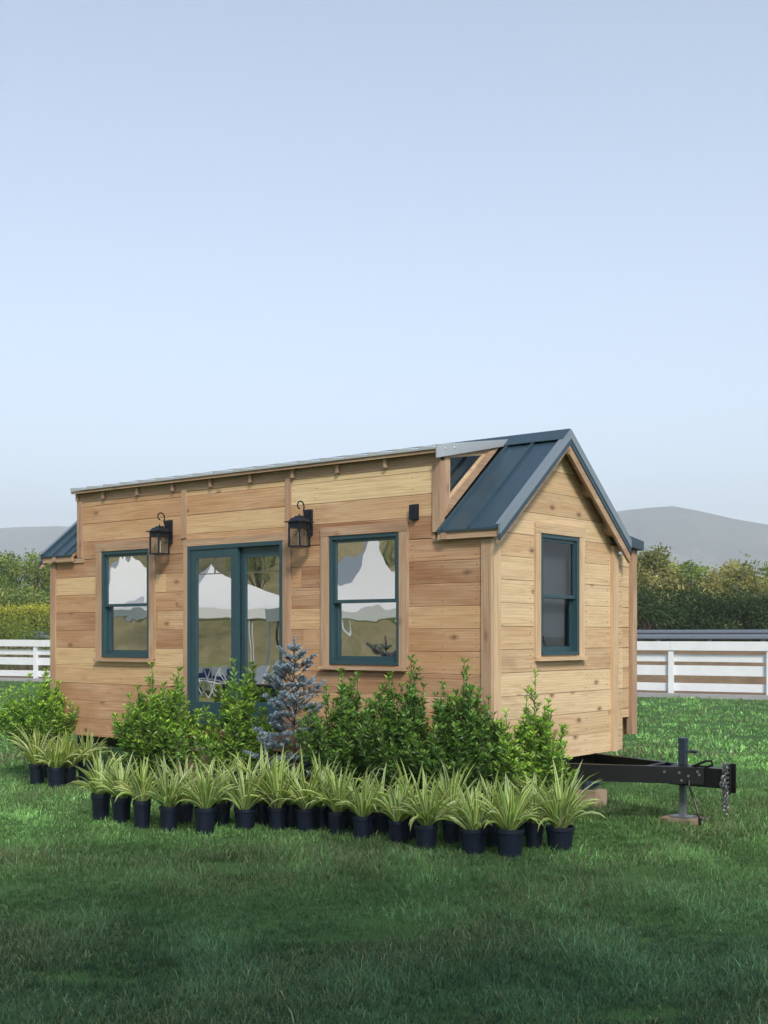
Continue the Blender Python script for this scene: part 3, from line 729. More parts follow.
def at_wall(px, Y):                # ground point at a given distance Y from the long wall
    u = (px - 384) / 1240; X = (u * (12.1 + CA * Y) - 1.083 - SA * Y) / (CA + SA * u); return X, Y
def shrub(name, px, base_y, top_y, peaks, cols, label, nst=26, leafn=46, potr=.17, leafL=.062, spread=.5, bare=.25, group='leafy nursery shrubs along the front wall'):
    X, Y = at_wall(px, base_y); d = RD(X, Y)[1]
    Htop = EYE + (635 - top_y) / 1240 * d
    root = empty(name, (X, Y, 0), label, 'shrub', group)
    ph = .28; nursery_pot(root, X, Y, potr, ph)
    mbs = MB(); PP, DD, LL, WW, CC = [], [], [], [], []
    for k in range(nst):
        # peaks: list of (dx metres across the view, relative height, share of stems)
        pk = peaks[k % len(peaks)]
        a = random.uniform(0, 2 * math.pi); rr = math.sqrt(random.random())
        tip_r = pk[0] + math.cos(a) * rr * spread * .86 * pk[2]; tip_d = math.sin(a) * rr * spread * .7
        hh = ph + (Htop - ph) * pk[1] * (1 - .26 * rr ** 1.8) * random.uniform(.66, 1.0)
        if k < len(peaks): tip_r, tip_d, hh = pk[0], 0, ph + (Htop - ph) * pk[1]
        ox, oy = CA * tip_r - SA * tip_d, SA * tip_r + CA * tip_d
        b = Vector((X + ox * .16, Y + oy * .16, ph - .04)); t = Vector((X + ox, Y + oy, hh))
        mid = b.lerp(t, .5) + Vector((ox * .22, oy * .22, -.02)) + Vector((random.gauss(0, .02), random.gauss(0, .02), 0))
        pts = [b * (1 - s) ** 2 + mid * 2 * s * (1 - s) + t * s * s for s in np.linspace(0, 1, 8)]
        mbs.tube(pts, list(np.linspace(.008, .0025, 8)), 5)
        def dress(pts, nl, s0, tip, LS):
            m_ = len(pts) - 1
            q = np.sort(s0 + (1 - s0) * rng.random(nl) ** .8); pa = np.array([list(p) for p in pts]); fi = q * m_; i0 = np.minimum(fi.astype(int), m_ - 1); f = (fi - i0)[:, None]
            P = pa[i0] * (1 - f) + pa[i0 + 1] * f; T = pa[i0 + 1] - pa[i0]; T /= np.linalg.norm(T, axis=1, keepdims=True)
            ang = np.arange(nl) * 2.4 + random.random() * 6; R = np.stack([np.cos(ang), np.sin(ang), np.zeros(nl)], 1); R -= (R * T).sum(1, keepdims=True) * T
            PP.append(P); DD.append(R * .85 + T * (.6 + .7 * q[:, None] ** 2) + rng.normal(0, .18, (nl, 3))); LL.append(leafL * LS * (1.15 - .4 * q ** 2) * rng.uniform(.7, 1.2, nl))
            CC.append(pal(nl, cols, .28) * (.65 + .7 * q[:, None] ** 2))  # darker low on the stem, inner shade put into leaf colour
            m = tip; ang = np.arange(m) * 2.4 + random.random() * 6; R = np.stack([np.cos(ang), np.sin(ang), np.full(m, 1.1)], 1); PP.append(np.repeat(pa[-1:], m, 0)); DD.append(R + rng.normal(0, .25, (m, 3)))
            LL.append(leafL * LS * rng.uniform(.55, .95, m)); CC.append(pal(m, cols, .18) * np.array([1.75, 1.5, 1.1]))  # brighter tip leaves, light on the rosettes put into colour
        rel = (hh - ph) / (Htop - ph)
        dress(pts, int(leafn * .8 * hh ** .8), bare, 9, 1.)
        for j in range(int(3 + 6 * hh)):
            q = random.uniform(.12, .86); i0 = int(q * 7); c = pts[i0].lerp(pts[min(7, i0 + 1)], q * 7 - i0)
            az = random.uniform(0, 6.283); Ls = random.uniform(.09, .24) * (1.15 - q * .75)
            dr = Vector((math.cos(az) * .6, math.sin(az) * .6, random.uniform(.7, 1.5))).normalized(); e = c + dr * Ls + Vector((0, 0, Ls * .15))
            mbs.tube([c, c.lerp(e, .5) - Vector((0, 0, Ls * .05)), e], [.0035, .0025, .0015], 4); dress([c, c.lerp(e, .5) - Vector((0, 0, Ls * .05)), e], int(8 + Ls * 70), .1, 7, .88)
    mbs.build('stem', M['stem'], root)
    P, D, L, C = np.concatenate(PP), np.concatenate(DD), np.concatenate(LL), np.concatenate(CC)
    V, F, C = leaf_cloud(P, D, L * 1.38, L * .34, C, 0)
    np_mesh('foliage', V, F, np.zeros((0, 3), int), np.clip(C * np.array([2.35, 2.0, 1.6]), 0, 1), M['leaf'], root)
    return root
G1 = [(.05, .125, .025), (.065, .15, .03), (.04, .10, .022), (.085, .17, .04)]
G2 = [(.06, .15, .028), (.085, .19, .035), (.045, .115, .025), (.11, .21, .05)]
G3 = [(.036, .095, .026), (.052, .125, .032), (.026, .072, .02)]
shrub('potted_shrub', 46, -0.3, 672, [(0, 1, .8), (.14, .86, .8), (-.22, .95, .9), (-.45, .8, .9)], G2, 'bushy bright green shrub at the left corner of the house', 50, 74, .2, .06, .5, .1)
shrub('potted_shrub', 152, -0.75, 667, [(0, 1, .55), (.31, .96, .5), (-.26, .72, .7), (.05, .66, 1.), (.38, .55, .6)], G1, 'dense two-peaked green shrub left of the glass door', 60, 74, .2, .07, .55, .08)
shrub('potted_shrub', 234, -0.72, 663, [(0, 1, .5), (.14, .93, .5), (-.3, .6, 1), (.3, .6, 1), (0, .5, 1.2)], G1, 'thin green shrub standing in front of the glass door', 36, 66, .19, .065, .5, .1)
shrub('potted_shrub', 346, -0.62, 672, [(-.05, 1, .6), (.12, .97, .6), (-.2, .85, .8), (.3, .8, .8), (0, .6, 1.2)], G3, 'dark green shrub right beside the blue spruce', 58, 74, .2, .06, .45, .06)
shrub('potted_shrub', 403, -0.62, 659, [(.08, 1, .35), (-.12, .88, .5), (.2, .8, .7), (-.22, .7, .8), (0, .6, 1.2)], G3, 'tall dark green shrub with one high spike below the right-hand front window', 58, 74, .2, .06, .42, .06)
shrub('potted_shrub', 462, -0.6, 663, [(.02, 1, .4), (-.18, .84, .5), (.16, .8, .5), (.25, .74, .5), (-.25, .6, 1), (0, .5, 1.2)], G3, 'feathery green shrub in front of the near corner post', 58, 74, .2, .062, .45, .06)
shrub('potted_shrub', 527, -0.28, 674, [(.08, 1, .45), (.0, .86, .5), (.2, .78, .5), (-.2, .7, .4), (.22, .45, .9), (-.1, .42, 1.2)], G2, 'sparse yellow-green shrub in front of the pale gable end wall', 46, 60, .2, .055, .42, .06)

def spruce(px, base_y, top_y):
    X, Y = at_wall(px, base_y); d = RD(X, Y)[1]; H = EYE + (635 - top_y) / 1240 * d
    root = empty('blue_spruce', (X, Y, 0), 'young silvery blue spruce in a pot right of the glass door', 'spruce')
    nursery_pot(root, X, Y, .19, .28); mb = MB(); mb.tube([(X, Y, .24), (X, Y, H * .6), (X, Y, H)], [.022, .013, .004], 7)
    twigs = []
    z = .40
    while z < H - .20:
        f = (H - z) / (H - .40); Lb = .08 + .46 * f ** .85; nb = 6 if f > .3 else 5
        a0 = random.random() * 6
        for k in range(nb):
            a = a0 + k * 2 * math.pi / nb + random.gauss(0, .2); L = Lb * random.uniform(.55, 1.15)
            s = Vector((X, Y, z + random.gauss(0, .02))); dr = Vector((math.cos(a), math.sin(a), .28 + .7 * (1 - f) + random.gauss(0, .14))); e = s + dr * L - Vector((0, 0, .02))
            mb.tube([s, s.lerp(e, .5) - Vector((0, 0, .015)), e], [.006, .004, .002], 4); twigs.append((s.lerp(e, .45), e))
            for q in (.4, .6, .8):
                for sd in (-1, 1):
                    b = s.lerp(e, q); p = Vector((-math.sin(a), math.cos(a), random.uniform(-.1, .5))) * sd + dr * .8
                    if sd < 0: p.z = abs(p.z)
                    t_ = b + p * L * .42 * (1.2 - q) * random.uniform(.8, 1.4); mb.tube([b, t_], [.003, .0015], 4); twigs.append((b.lerp(t_, .3), t_))
        z += .085 + .055 * f
    for hz_ in (H - .22, H - .13):
        for k in range(5):
            a = k * 1.26 + hz_ * 9; twigs.append((Vector((X, Y, hz_)), Vector((X + math.cos(a) * .075, Y + math.sin(a) * .075, hz_ + .05))))
    twigs.append((Vector((X, Y, H - .24)), Vector((X, Y, H + .01))))
    mb.build('trunk', M['bark'], root)
    PP, DD, LL, CC = [], [], [], []
    for b, e in twigs:
        n = max(36, int((e - b).length * 1000)); s = rng.random(n); b_, e_ = np.array(b), np.array(e); t = (e_ - b_) / np.linalg.norm(e_ - b_)
        PP.append(b_ + (e_ - b_) * s[:, None]); R = rng.normal(size=(n, 3)); R -= (R @ t)[:, None] * t; R /= np.linalg.norm(R, axis=1, keepdims=True)
        DD.append(R + t * .6 + np.array([0, 0, .2])); LL.append(rng.uniform(.016, .03, n))
        CC.append(pal(n, [(.12, .175, .22), (.17, .235, .3), (.09, .135, .17), (.34, .43, .5)], .2) * (.5 + 1.1 * s[:, None]))  # bluish-white tips are real, shade of the interior is put into colour
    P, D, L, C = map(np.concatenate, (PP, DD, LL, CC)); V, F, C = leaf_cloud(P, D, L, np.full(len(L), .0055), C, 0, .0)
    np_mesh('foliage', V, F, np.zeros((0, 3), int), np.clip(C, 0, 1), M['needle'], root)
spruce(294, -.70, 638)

def grass_plant(px, top_y, bot_y, wpx, label, full=1., front=True):
    d = EYE * 1240 / (bot_y - 635); X, Y = W((px - 384) / 1240 * d, d); r = wpx / 1240 * d / 2; h = (bot_y - top_y) / 1240 * d
    r = min(max(r * 1.08, .09), .145); h = min(max(h, .2), .29)
    root = empty('variegated_grass_pot', (X, Y, 0), label, 'potted grass', 'variegated grasses in black nursery pots')
    nursery_pot(root, X, Y, r, h)
    n = int(random.uniform(54, 74) * (.55 if label.startswith('back') else 1)); hand = random.uniform(0, 6.28); lean = random.uniform(.0, .1)
    S = 6; Vs, Fs, Cs = [], [], []; off = 0
    yel = random.uniform(.88, 1.1); big = random.uniform(.82, 1.12)
    for k in range(n):
        a = random.uniform(0, 2 * math.pi); q = random.random(); L = big * random.uniform(.32, .56) * (1.08 if q < .5 else .92); e0 = math.radians(88 - 42 * q ** .9); bend = math.radians(random.uniform(10, 58) + 78 * q ** 1.6)
        if random.random() < .12: bend += math.radians(50)
        br = r * .45 * math.sqrt(random.random()); p = np.array([X + math.cos(a) * br + math.cos(hand) * lean * .1, Y + math.sin(a) * br, h * .9])
        w = random.uniform(.022, .037); az = a + random.gauss(0, .35); tw = random.gauss(0, .5)
        pts = []; el = e0
        for i in range(S + 1):
            pts.append(p.copy()); st = L / S
            p = p + st * np.array([math.cos(az) * math.cos(el), math.sin(az) * math.cos(el), math.sin(el)]); el -= bend / S * (0.4 + 1.2 * i / S)
        sd = np.array([-math.sin(az) * math.cos(tw), math.cos(az) * math.cos(tw), math.sin(tw)])
        g = np.array([.12, .26, .045]) * math.exp(random.gauss(0, .2)); cr = np.array([.78 * yel, .80 * yel, .36]) * math.exp(random.gauss(0, .15))
        if random.random() < .25: cr = np.array([.85, .85, .62]) 
        for i in range(S + 1):
            ww = w * (1 - (i / S) ** 3.2) * (.75 + .5 * min(1, i / 2)) + .0006; c = pts[i]
            dn = np.array([0, 0, -ww * .22])
            Vs += [c - sd * ww * .5, c - sd * ww * .24 + dn, c + sd * ww * .24 + dn, c + sd * ww * .5]
            base = .55 if i == 0 else 1.
            Cs += [cr * base, g * base + cr * .12, g * base + cr * .05, cr * base]
        for i in range(S):
            b = off + i * 4
            for j in range(3): Fs.append((b + j, b + j + 1, b + 5 + j, b + 4 + j))
        off += (S + 1) * 4
    np_mesh('foliage', np.array(Vs), np.array(Fs), np.zeros((0, 3), int), np.clip(np.array(Cs), 0, 1), M['blade'], root, True)
    return root
POTS = [
 (37, 764, 784, 15, 'variegated grass pot cut off at the left edge, beside the left corner shrub'),
 (56, 767, 788, 17, 'variegated grass pot standing apart on the left, in front of the corner shrub'),
 (69, 767, 785, 14, 'variegated grass pot tucked close behind the one standing apart on the left'),
 (86, 762, 783, 16, 'variegated grass pot in the gap below the left front window, back row'),
 (101, 793, 819, 18.5, 'variegated grass pot at the left end of the long front row'),
 (121.5, 797, 823, 19, 'variegated grass pot second from the left end of the long front row'),
 (142, 800, 828, 15.5, 'variegated grass pot in front of the two-peaked shrub, its left one'),
 (169, 806, 831, 18, 'variegated grass pot in front of the two-peaked shrub, leaves drooping over its rim'),
 (185, 803, 824, 15, 'dark pot with variegated grass wedged behind the row below the step'),
 (205, 807, 834, 21, 'variegated grass pot with one tall upright blade, left of the glass door middle'),
 (245, 808, 830, 21, 'wide spreading variegated grass pot below the right half of the glass door'),
 (277, 807, 830, 16, 'small darker variegated grass pot just left of the blue spruce'),
 (306, 808, 832, 20, 'variegated grass pot directly in front of the blue spruce'),
 (337, 811, 835, 17, 'variegated grass pot just right of the blue spruce, narrow pot'),
 (363, 815, 839, 21, 'variegated grass pot in front of the dark shrub beside the spruce'),
 (398, 820, 843, 17, 'variegated grass pot under the left half of the tall spiked shrub'),
 (426, 824, 850, 22, 'variegated grass pot under the right half of the tall spiked shrub'),
 (452, 820, 843, 15, 'variegated grass pot half hidden behind the row below the feathery shrub'),
 (473, 828, 853, 26, 'wide variegated grass pot in front of the feathery shrub by the corner post'),
 (510, 828, 856, 27, 'variegated grass pot nearest the viewer, below the corner of the house'),
 (534, 822, 848, 19, 'variegated grass pot half hidden between the last two pots on the right'),
 (560, 826, 851, 27, 'yellowest variegated grass pot at the right end of the row near the tongue'),
 (222, 803, 826, 16, 'back-row variegated grass pot between the tall-bladed one and the wide spreading one'),
 (262, 803, 825, 16, 'back-row variegated grass pot left of the small darker one beside the spruce'),
 (291, 804, 827, 16, 'back-row variegated grass pot between the small darker one and the one before the spruce'),
 (322, 806, 829, 16, 'back-row variegated grass pot behind the gap right of the one before the spruce'),
 (350, 808, 831, 16, 'back-row variegated grass pot behind the narrow pot right of the spruce'),
 (381, 812, 835, 17, 'back-row variegated grass pot in the gap left of the tall spiked shrub'),
 (412, 815, 839, 17, 'back-row variegated grass pot behind the two under the tall spiked shrub'),
 (492, 821, 846, 18, 'back-row variegated grass pot between the wide one and the one nearest the viewer'),
]
for p in POTS: grass_plant(*p)

# =================================================================== BACKGROUND
FA, FB = Vector(W(11.6, 35.7)), Vector(W(-17, 51.7))             # fence line
FD = (FB - FA).normalized(); FN = Vector((FD.y, -FD.x))
if FN.dot(Vector(W(0, 60)) - FA) < 0: FN = -FN
def fq(x, y): return (Vector((x, y)) - FA).dot(FN)                # metres beyond the fence
def ground_z(x, y):
    q = fq(x, y)
    def ss(a, b, v): v = min(1, max(0, (v - a) / (b - a))); return v * v * (3 - 2 * v)
    z = 1.3 * ss(1.5, 9, q)
    return z
def along(t, q): p = FA + FD * t + FN * q; return p
def ground_mat(name, cols, sc, bump=.4):
    w = NT(name); o = w.obj()
    a = w.noise(o, sc, 6, .6); b = w.noise(o, sc * 14, 5, .6); c2 = w.noise(o, sc * .18, 3)
    c = w.ramp(w.math('ADD', w.math('MULTIPLY', a, .6), w.math('MULTIPLY', b, .4)), [(.3 + .4 * i / (len(cols) - 1), k) for i, k in enumerate(cols)])
    c = w.mix(w.math('MULTIPLY', c2, .4), c, tuple(x * .75 for x in cols[0]))
    w.l(c, w.b.inputs['Base Color']); w.val('Roughness', .95); w.val('Specular IOR Level', .1); w.bump(b, bump, .03); return w.m
M['lawn'] = ground_mat('lawn_soil', [(.032, .07, .024), (.065, .14, .042), (.085, .175, .05)], 1.1)
M['sunlit_lawn'] = ground_mat('sunlit_lawn_tone', [(.14, .17, .05), (.24, .26, .09), (.33, .32, .14)], .6, .3)  # paler copy of the lawn, sunlight on it put into the colour
M['dry'] = ground_mat('dry_weeds', [(.10, .07, .045), (.2, .14, .085), (.28, .215, .13)], 1.5)
M['asphalt'] = ground_mat('road_asphalt', [(.045, .045, .048), (.06, .06, .06)], 4, .2)
M['kerb'] = ground_mat('pale_concrete_strip', [(.3, .3, .32), (.38, .38, .4)], 3, .1)
M['hill'] = ground_mat('distant_hillside', [(.05, .07, .045), (.08, .095, .06), (.13, .135, .09), (.40, .36, .26)], .008, .0)
M['drygrass'] = ground_mat('dry_grass_slope', [(.13, .14, .05), (.36, .30, .16), (.54, .46, .28)], .07, .3)
# one ground sheet: lawn before the fence, dry verge rising to the road behind it, out to the horizon
def sheet(name, tr, qr, mat, zoff=0., kind='structure'):
    mb = MB()
    for i in range(len(qr) - 1):
        for j in range(len(tr) - 1):
            P = []
            for t, q in ((tr[j], qr[i]), (tr[j + 1], qr[i]), (tr[j + 1], qr[i + 1]), (tr[j], qr[i + 1])):
                p = along(t, q); P.append((p.x, p.y, ground_z(p.x, p.y) + zoff))
            n = (Vector(P[1]) - Vector(P[0])).cross(Vector(P[2]) - Vector(P[0]))
            mb.face(P if n.z > 0 else P[::-1], None, (.5,) * 3, 0, True)
    return tag(mb.build(name, mat, merge=True), kind=kind)
TR = list(np.linspace(-80, 90, 18))
sheet('lawn', [-900, -300] + TR + [300, 900], [-120, -60, -30, -10, .4], M['lawn'])
sheet('verge', TR, [.401] + list(np.linspace(1.5, 9, 9)) + [11], M['dry'])
sheet('road', TR, [11.001, 20], M['asphalt'])
sheet('far_field', [-2600, -900, -200] + TR + [200, 900, 2600], [20.001, 26, 60, 300, 900, 2600], M['dry'])
mb = MB()
for t in range(-12, 50):
    a, b = along(t, -.55), along(t + 1.0, -.55); c, d_ = along(t + 1., -.2), along(t, -.2)
    mb.hexa([(a.x, a.y, 0), (d_.x, d_.y, 0), (c.x, c.y, 0), (b.x, b.y, 0), (a.x, a.y, .12), (d_.x, d_.y, .12), (c.x, c.y, .12), (b.x, b.y, .12)], 0, (.5,) * 3)
tag(mb.build('kerb', M['kerb']), kind='structure')

# white rail fence
fo = along(0, 0); fence = empty('rail_fence', (fo.x, fo.y, 0), 'white four-rail wooden fence along the far edge of the lawn', 'fence')
TP = [3.38 + 2.891 * k for k in range(-4, 12)]
for t in TP:
    p = along(t, 0); mb = MB(); a = Vector((FD.x, FD.y)) * .07; b = Vector((FN.x, FN.y)) * .07
    P = [p - a - b, p + a - b, p + a + b, p - a + b]; zt = 1.52
    mb.hexa([(q.x, q.y, 0) for q in P] + [(q.x, q.y, zt) for q in P], 2, (.5,) * 3)
    P = [p - a * 1.25 - b * 1.25, p + a * 1.25 - b * 1.25, p + a * 1.25 + b * 1.25, p - a * 1.25 + b * 1.25]
    mb.hexa([(q.x, q.y, zt + .001) for q in P] + [(p.x + (q.x - p.x) * .6, p.y + (q.y - p.y) * .6, zt + .05) for q in P], 2, (.5,) * 3)
    mb.build('post', M['white'], fence)
for za, zb in ((1.40, 1.67), (1.06, 1.27), (.65, .95), (.18, .42)):
    for t0, t1 in zip(TP, TP[1:]):
        ro = -.09 if za > 1.3 else .09
        a, b = along(t0 + .0, ro), along(t1 - .006, ro); s = random.gauss(0, .006); mb = MB()
        mb.beam((a.x, a.y, (za + zb) / 2 + s), (b.x, b.y, (za + zb) / 2 - s), .03, zb - za, (.5,) * 3); mb.build('rail', M['white'], fence)
# guard rail along the road
go = along(0, 10.6); guard = empty('guardrail', (go.x, go.y, ground_z(go.x, go.y)), 'long grey steel guardrail along the road behind the white fence', 'guardrail')
gz = ground_z(go.x, go.y)
for (q, h0, h1, nm) in ((10.6, .40, .75, 'beam'),):
    mb = MB(); prof = [(.0, h0), (.05, h0 + .03), (.05, h0 + .10), (.0, h0 + .155), (.0, h0 + .195), (.05, h0 + .25), (.05, h0 + .32), (0, h1)]
    for (d0, z0_), (d1, z1_) in zip(prof, prof[1:]):
        a, b = along(-30, q - d0), along(70, q - d0); c, e = along(70, q - d1), along(-30, q - d1)
        mb.face([(a.x, a.y, gz + z0_), (b.x, b.y, gz + z0_), (c.x, c.y, gz + z1_), (e.x, e.y, gz + z1_)], None, (.5,) * 3)
    o = mb.build(nm, M['guard'], guard, None); sol = o.modifiers.new('thick', 'SOLIDIFY'); sol.thickness = .012
for t in np.arange(-29, 69, 2.0):
    p = along(t, 10.72); mb = MB(); mb.box(p.x - .06, p.x + .06, p.y - .06, p.y + .06, gz - .05, gz + .72, 2, (.5,) * 3); mb.build('post', M['guard'], guard)

# trees
def tree(name, x, y, h, cw, cols, label, cat='tree', group=None, nclump=60, per=110, leaf=.17, trunk=.25, low=.12, seed=0):
    R = np.random.default_rng(seed); gz_ = ground_z(x, y)
    root = empty(name, (x, y, gz_), label, cat, group)
    mb = MB(); pts = [(x, y, gz_ - .1), (x + R.normal(0, .1), y + R.normal(0, .1), gz_ + h * .4), (x + R.normal(0, .2), y + R.normal(0, .2), gz_ + h * .85)]
    mb.tube(pts, [trunk, trunk * .65, trunk * .15], 8)
    cl = []
    for k in range(nclump):
        u = R.random(); zc = low + (1 - low) * u; prof = math.sin(math.pi * min(1, (zc - low) / (1 - low) * .82 + .16)) ** .6
        a = R.uniform(0, 6.283); rr = cw / 2 * prof * R.random() ** .45
        cl.append((x + math.cos(a) * rr, y + math.sin(a) * rr, gz_ + h * zc * R.uniform(.93, 1.03), cw * R.uniform(.07, .16)))
    for c in cl[::3]:
        s = R.uniform(.3, .75); b = Vector(pts[0]).lerp(Vector(pts[2]), s * .8); e = Vector(c[:3]); m = b.lerp(e, .5) + Vector((0, 0, .1 * h * .3))
        mb.tube([b, m, e], [trunk * .3, trunk * .18, trunk * .05], 5)
    mb.build('trunk', M['bark'], root)
    PP, DD, CC = [], [], []; cols = np.array(cols)
    for c in cl:
        n = int(per * R.uniform(.6, 1.3)); d = R.normal(size=(n, 3)); d /= np.linalg.norm(d, axis=1, keepdims=True)
        PP.append(np.array(c[:3]) + d * c[3] * R.uniform(.35, 1.25, (n, 1)) * np.array([1, 1, .8]))
        DD.append(d + R.normal(0, .7, (n, 3)) + np.array([0, 0, -.1])); cc = cols[R.integers(0, len(cols))] * R.uniform(.75, 1.3)
        CC.append(np.clip(cc * np.exp(R.normal(0, .22, (n, 1))), 0, 1))
    P, D, C = map(np.concatenate, (PP, DD, CC)); L = leaf * R.uniform(.6, 1.3, len(P)); V, F, C = leaf_cloud(P, D, L, L * .55, C, 0)
    np_mesh('crown', V, F, np.zeros((0, 3), int), C, M['treeleaf'], root)
    return root
OL = [(.21, .235, .085), (.29, .28, .11), (.14, .165, .06), (.31, .33, .13)]
GR = [(.15, .23, .075), (.20, .29, .085), (.10, .155, .055), (.34, .38, .12)]
YG = [(.2, .27, .06), (.14, .21, .05), (.27, .32, .08)]
DK = [(.035, .065, .022), (.05, .085, .03), (.06, .10, .032)]
def at_px(px, d): return W((px - 384) / 1240 * d, d)
def ht(px, top, d): x, y = at_px(px, d); return EYE + (635 - top) * d / 1240 - ground_z(x, y)
TL = [
 ('bushy_tree', 655, 546, 64, 4.6, OL, 'olive brown bushy tree just right of the house gable'),
 ('bushy_tree', 690, 556, 66, 4.2, GR, 'leafy green tree between the olive tree and the right edge'),
 ('bushy_tree', 733, 556, 63, 5.0, OL, 'loose yellow-olive tree at the right edge behind the guardrail'),
 ('bushy_tree', 628, 562, 68, 4.4, GR, 'green tree mostly hidden behind the right end of the house'),
 ('bushy_tree', 770, 562, 66, 5.4, GR, 'green tree farthest right beyond the road'),
 ('bushy_tree', 36, 549, 78, 5.2, YG, 'light green tree at the left edge above the hedge'),
 ('bushy_tree', 56, 556, 84, 5.6, GR, 'darker green tree peeping out left of the house eave'),
 ('bushy_tree', 5, 552, 80, 5.6, GR, 'mid green tree farthest left above the hedge'),
]
for i, (nm, px, top, d, cw, cols, lab) in enumerate(TL):
    x, y = at_px(px, d); tree(nm, x, y, ht(px, top + 9, d), cw, cols, lab, 'tree', 'trees beyond the road', 64, 120, .2, .16, .1, 40 + i)
for i, (px, top, d, cw, lab) in enumerate([(648, 598, 58, 4.6, 'dark low shrub at the foot of the olive tree'), (690, 596, 59, 5.0, 'dark low shrub behind the guardrail under the leafy green tree'), (735, 600, 58, 4.8, 'dark low shrub behind the guardrail at the right edge'), (775, 600, 58, 4.8, 'dark low shrub farthest right behind the guardrail'), (40, 592, 66, 4.6, 'grey-green shrub between the hedge and the light green tree'), (10, 594, 66, 4.6, 'grey-green shrub farthest left behind the hedge')]):
    x, y = at_px(px, d); tree('roadside_shrub', x, y, ht(px, top, d), cw, DK if px > 300 else GR, lab, 'shrub', 'low shrubs along the road', 60, 120, .16, .06, .0, 80 + i)
# clipped hedge on the left
hx, hy = at_px(30, 54); hz = ground_z(hx, hy); hedge = empty('clipped_hedge', (hx, hy, hz), 'clipped hedge with a bright yellow-green top behind the fence on the left', 'hedge')
n = 16000; top = EYE + (635 - 605) * 54 / 1240
rr = rng.uniform(-7, 2.6, n); dd = rng.uniform(-.8, .8, n); zz = hz - .05 + (top - hz) * rng.random(n) ** .7
keep = (np.abs(dd) > .45) | (zz > top - .35); rr, dd, zz = rr[keep], dd[keep], zz[keep]; n = len(rr)
P = np.stack([hx + CA * rr - SA * dd, hy + SA * rr + CA * dd, zz + rng.normal(0, .05, n)], 1)
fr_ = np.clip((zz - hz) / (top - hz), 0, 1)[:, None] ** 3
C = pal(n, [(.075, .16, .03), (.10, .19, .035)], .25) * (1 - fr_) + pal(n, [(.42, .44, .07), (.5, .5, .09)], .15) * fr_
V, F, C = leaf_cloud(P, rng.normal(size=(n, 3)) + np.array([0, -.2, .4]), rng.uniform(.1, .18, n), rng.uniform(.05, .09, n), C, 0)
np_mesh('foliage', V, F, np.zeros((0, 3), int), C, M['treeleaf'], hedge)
mb = MB(); a = lambda r, d: (hx + CA * r - SA * d, hy + SA * r + CA * d)
c4 = [a(-6.9, -.4), a(2.5, -.4), a(2.5, .4), a(-6.9, .4)]
for k in range(12):
    q = a(-6.5 + k * .8, 0); mb.tube([(q[0], q[1], hz - .1), (q[0], q[1], hz + 1.6)], [.05, .02], 6)
mb.build('stem', M['bark'], hedge)

# one added tree, out of view, placed to shade the foreground lawn; and the hillside, tents and table the panes mirror
tree('added_shade_tree', 13.0, -13.0, 13.0, 8.5, GR, 'added unseen tree behind the viewer that shades the foreground lawn', 'tree', None, 70, 130, .2, .3, .42, 140)

def hill(name, path_r, d, prof, depth, mat, back=False):
    """ridge: prof = list of (r, height) seen across the view; rises from z=0 at the front foot to the crest and falls behind"""
    mb = MB(); rows = []
    R = np.random.default_rng(5)
    rs = np.linspace(prof[0][0], prof[-1][0], path_r); hs = np.interp(rs, [p[0] for p in prof], [p[1] for p in prof])
    for k, (f, g) in enumerate(((-1, 0), (-.8, .12), (-.6, .3), (-.4, .52), (-.2, .78), (-.08, .93), (0, 1), (.15, .9), (.5, .5), (1, 0))):
        row = []
        for r, h in zip(rs, hs):
            x, y = W(r + (R.normal(0, .02) * depth if 0 < g < 1 else 0), d + f * depth)
            zz_ = h * g * (1 + ((.12 * math.sin(r / depth * 7 + k * 1.3) + .09 * math.sin(r / depth * 17 + k * .8 + 1)) * (g < .9) if 0 < g < 1 else 0)) - (3 if g == 0 else 0)
            if back: x, y = x, -y
            row.append((x, y, zz_))
        rows.append(row)
    for i in range(len(rows) - 1):
        for j in range(path_r - 1):
            P = [rows[i][j], rows[i][j + 1], rows[i + 1][j + 1], rows[i + 1][j]]
            n = (Vector(P[1]) - Vector(P[0])).cross(Vector(P[2]) - Vector(P[0]))
            mb.face(P if n.z > 0 else P[::-1], None, (.5,) * 3, 0, True)
    return tag(mb.build(name, mat, merge=True), kind='structure')
DH = 2200
def PH(px, y, d): return ((px - 384) / 1240 * d, EYE + (635 - y) * d / 1240)
hill('hill', 60, DH, [PH(x, y, DH) for x, y in ((380, 600), (470, 570), (560, 535), (612, 512), (640, 508.5), (672, 506), (700, 511), (735, 519), (800, 530), (900, 560), (1100, 610))], 700, M['hill'])
hill('ridge', 60, 2600, [PH(x, y, 2600) for x, y in ((-400, 560), (-200, 540), (-60, 532), (20, 527), (60, 526), (85, 528), (140, 535), (260, 560), (420, 600))], 700, M['hill'])
hill('dry_hillside', 40, 150, [(-220, 10), (-140, 32), (-60, 42), (0, 46), (60, 40), (140, 30), (220, 8)], 75, M['drygrass'], True)

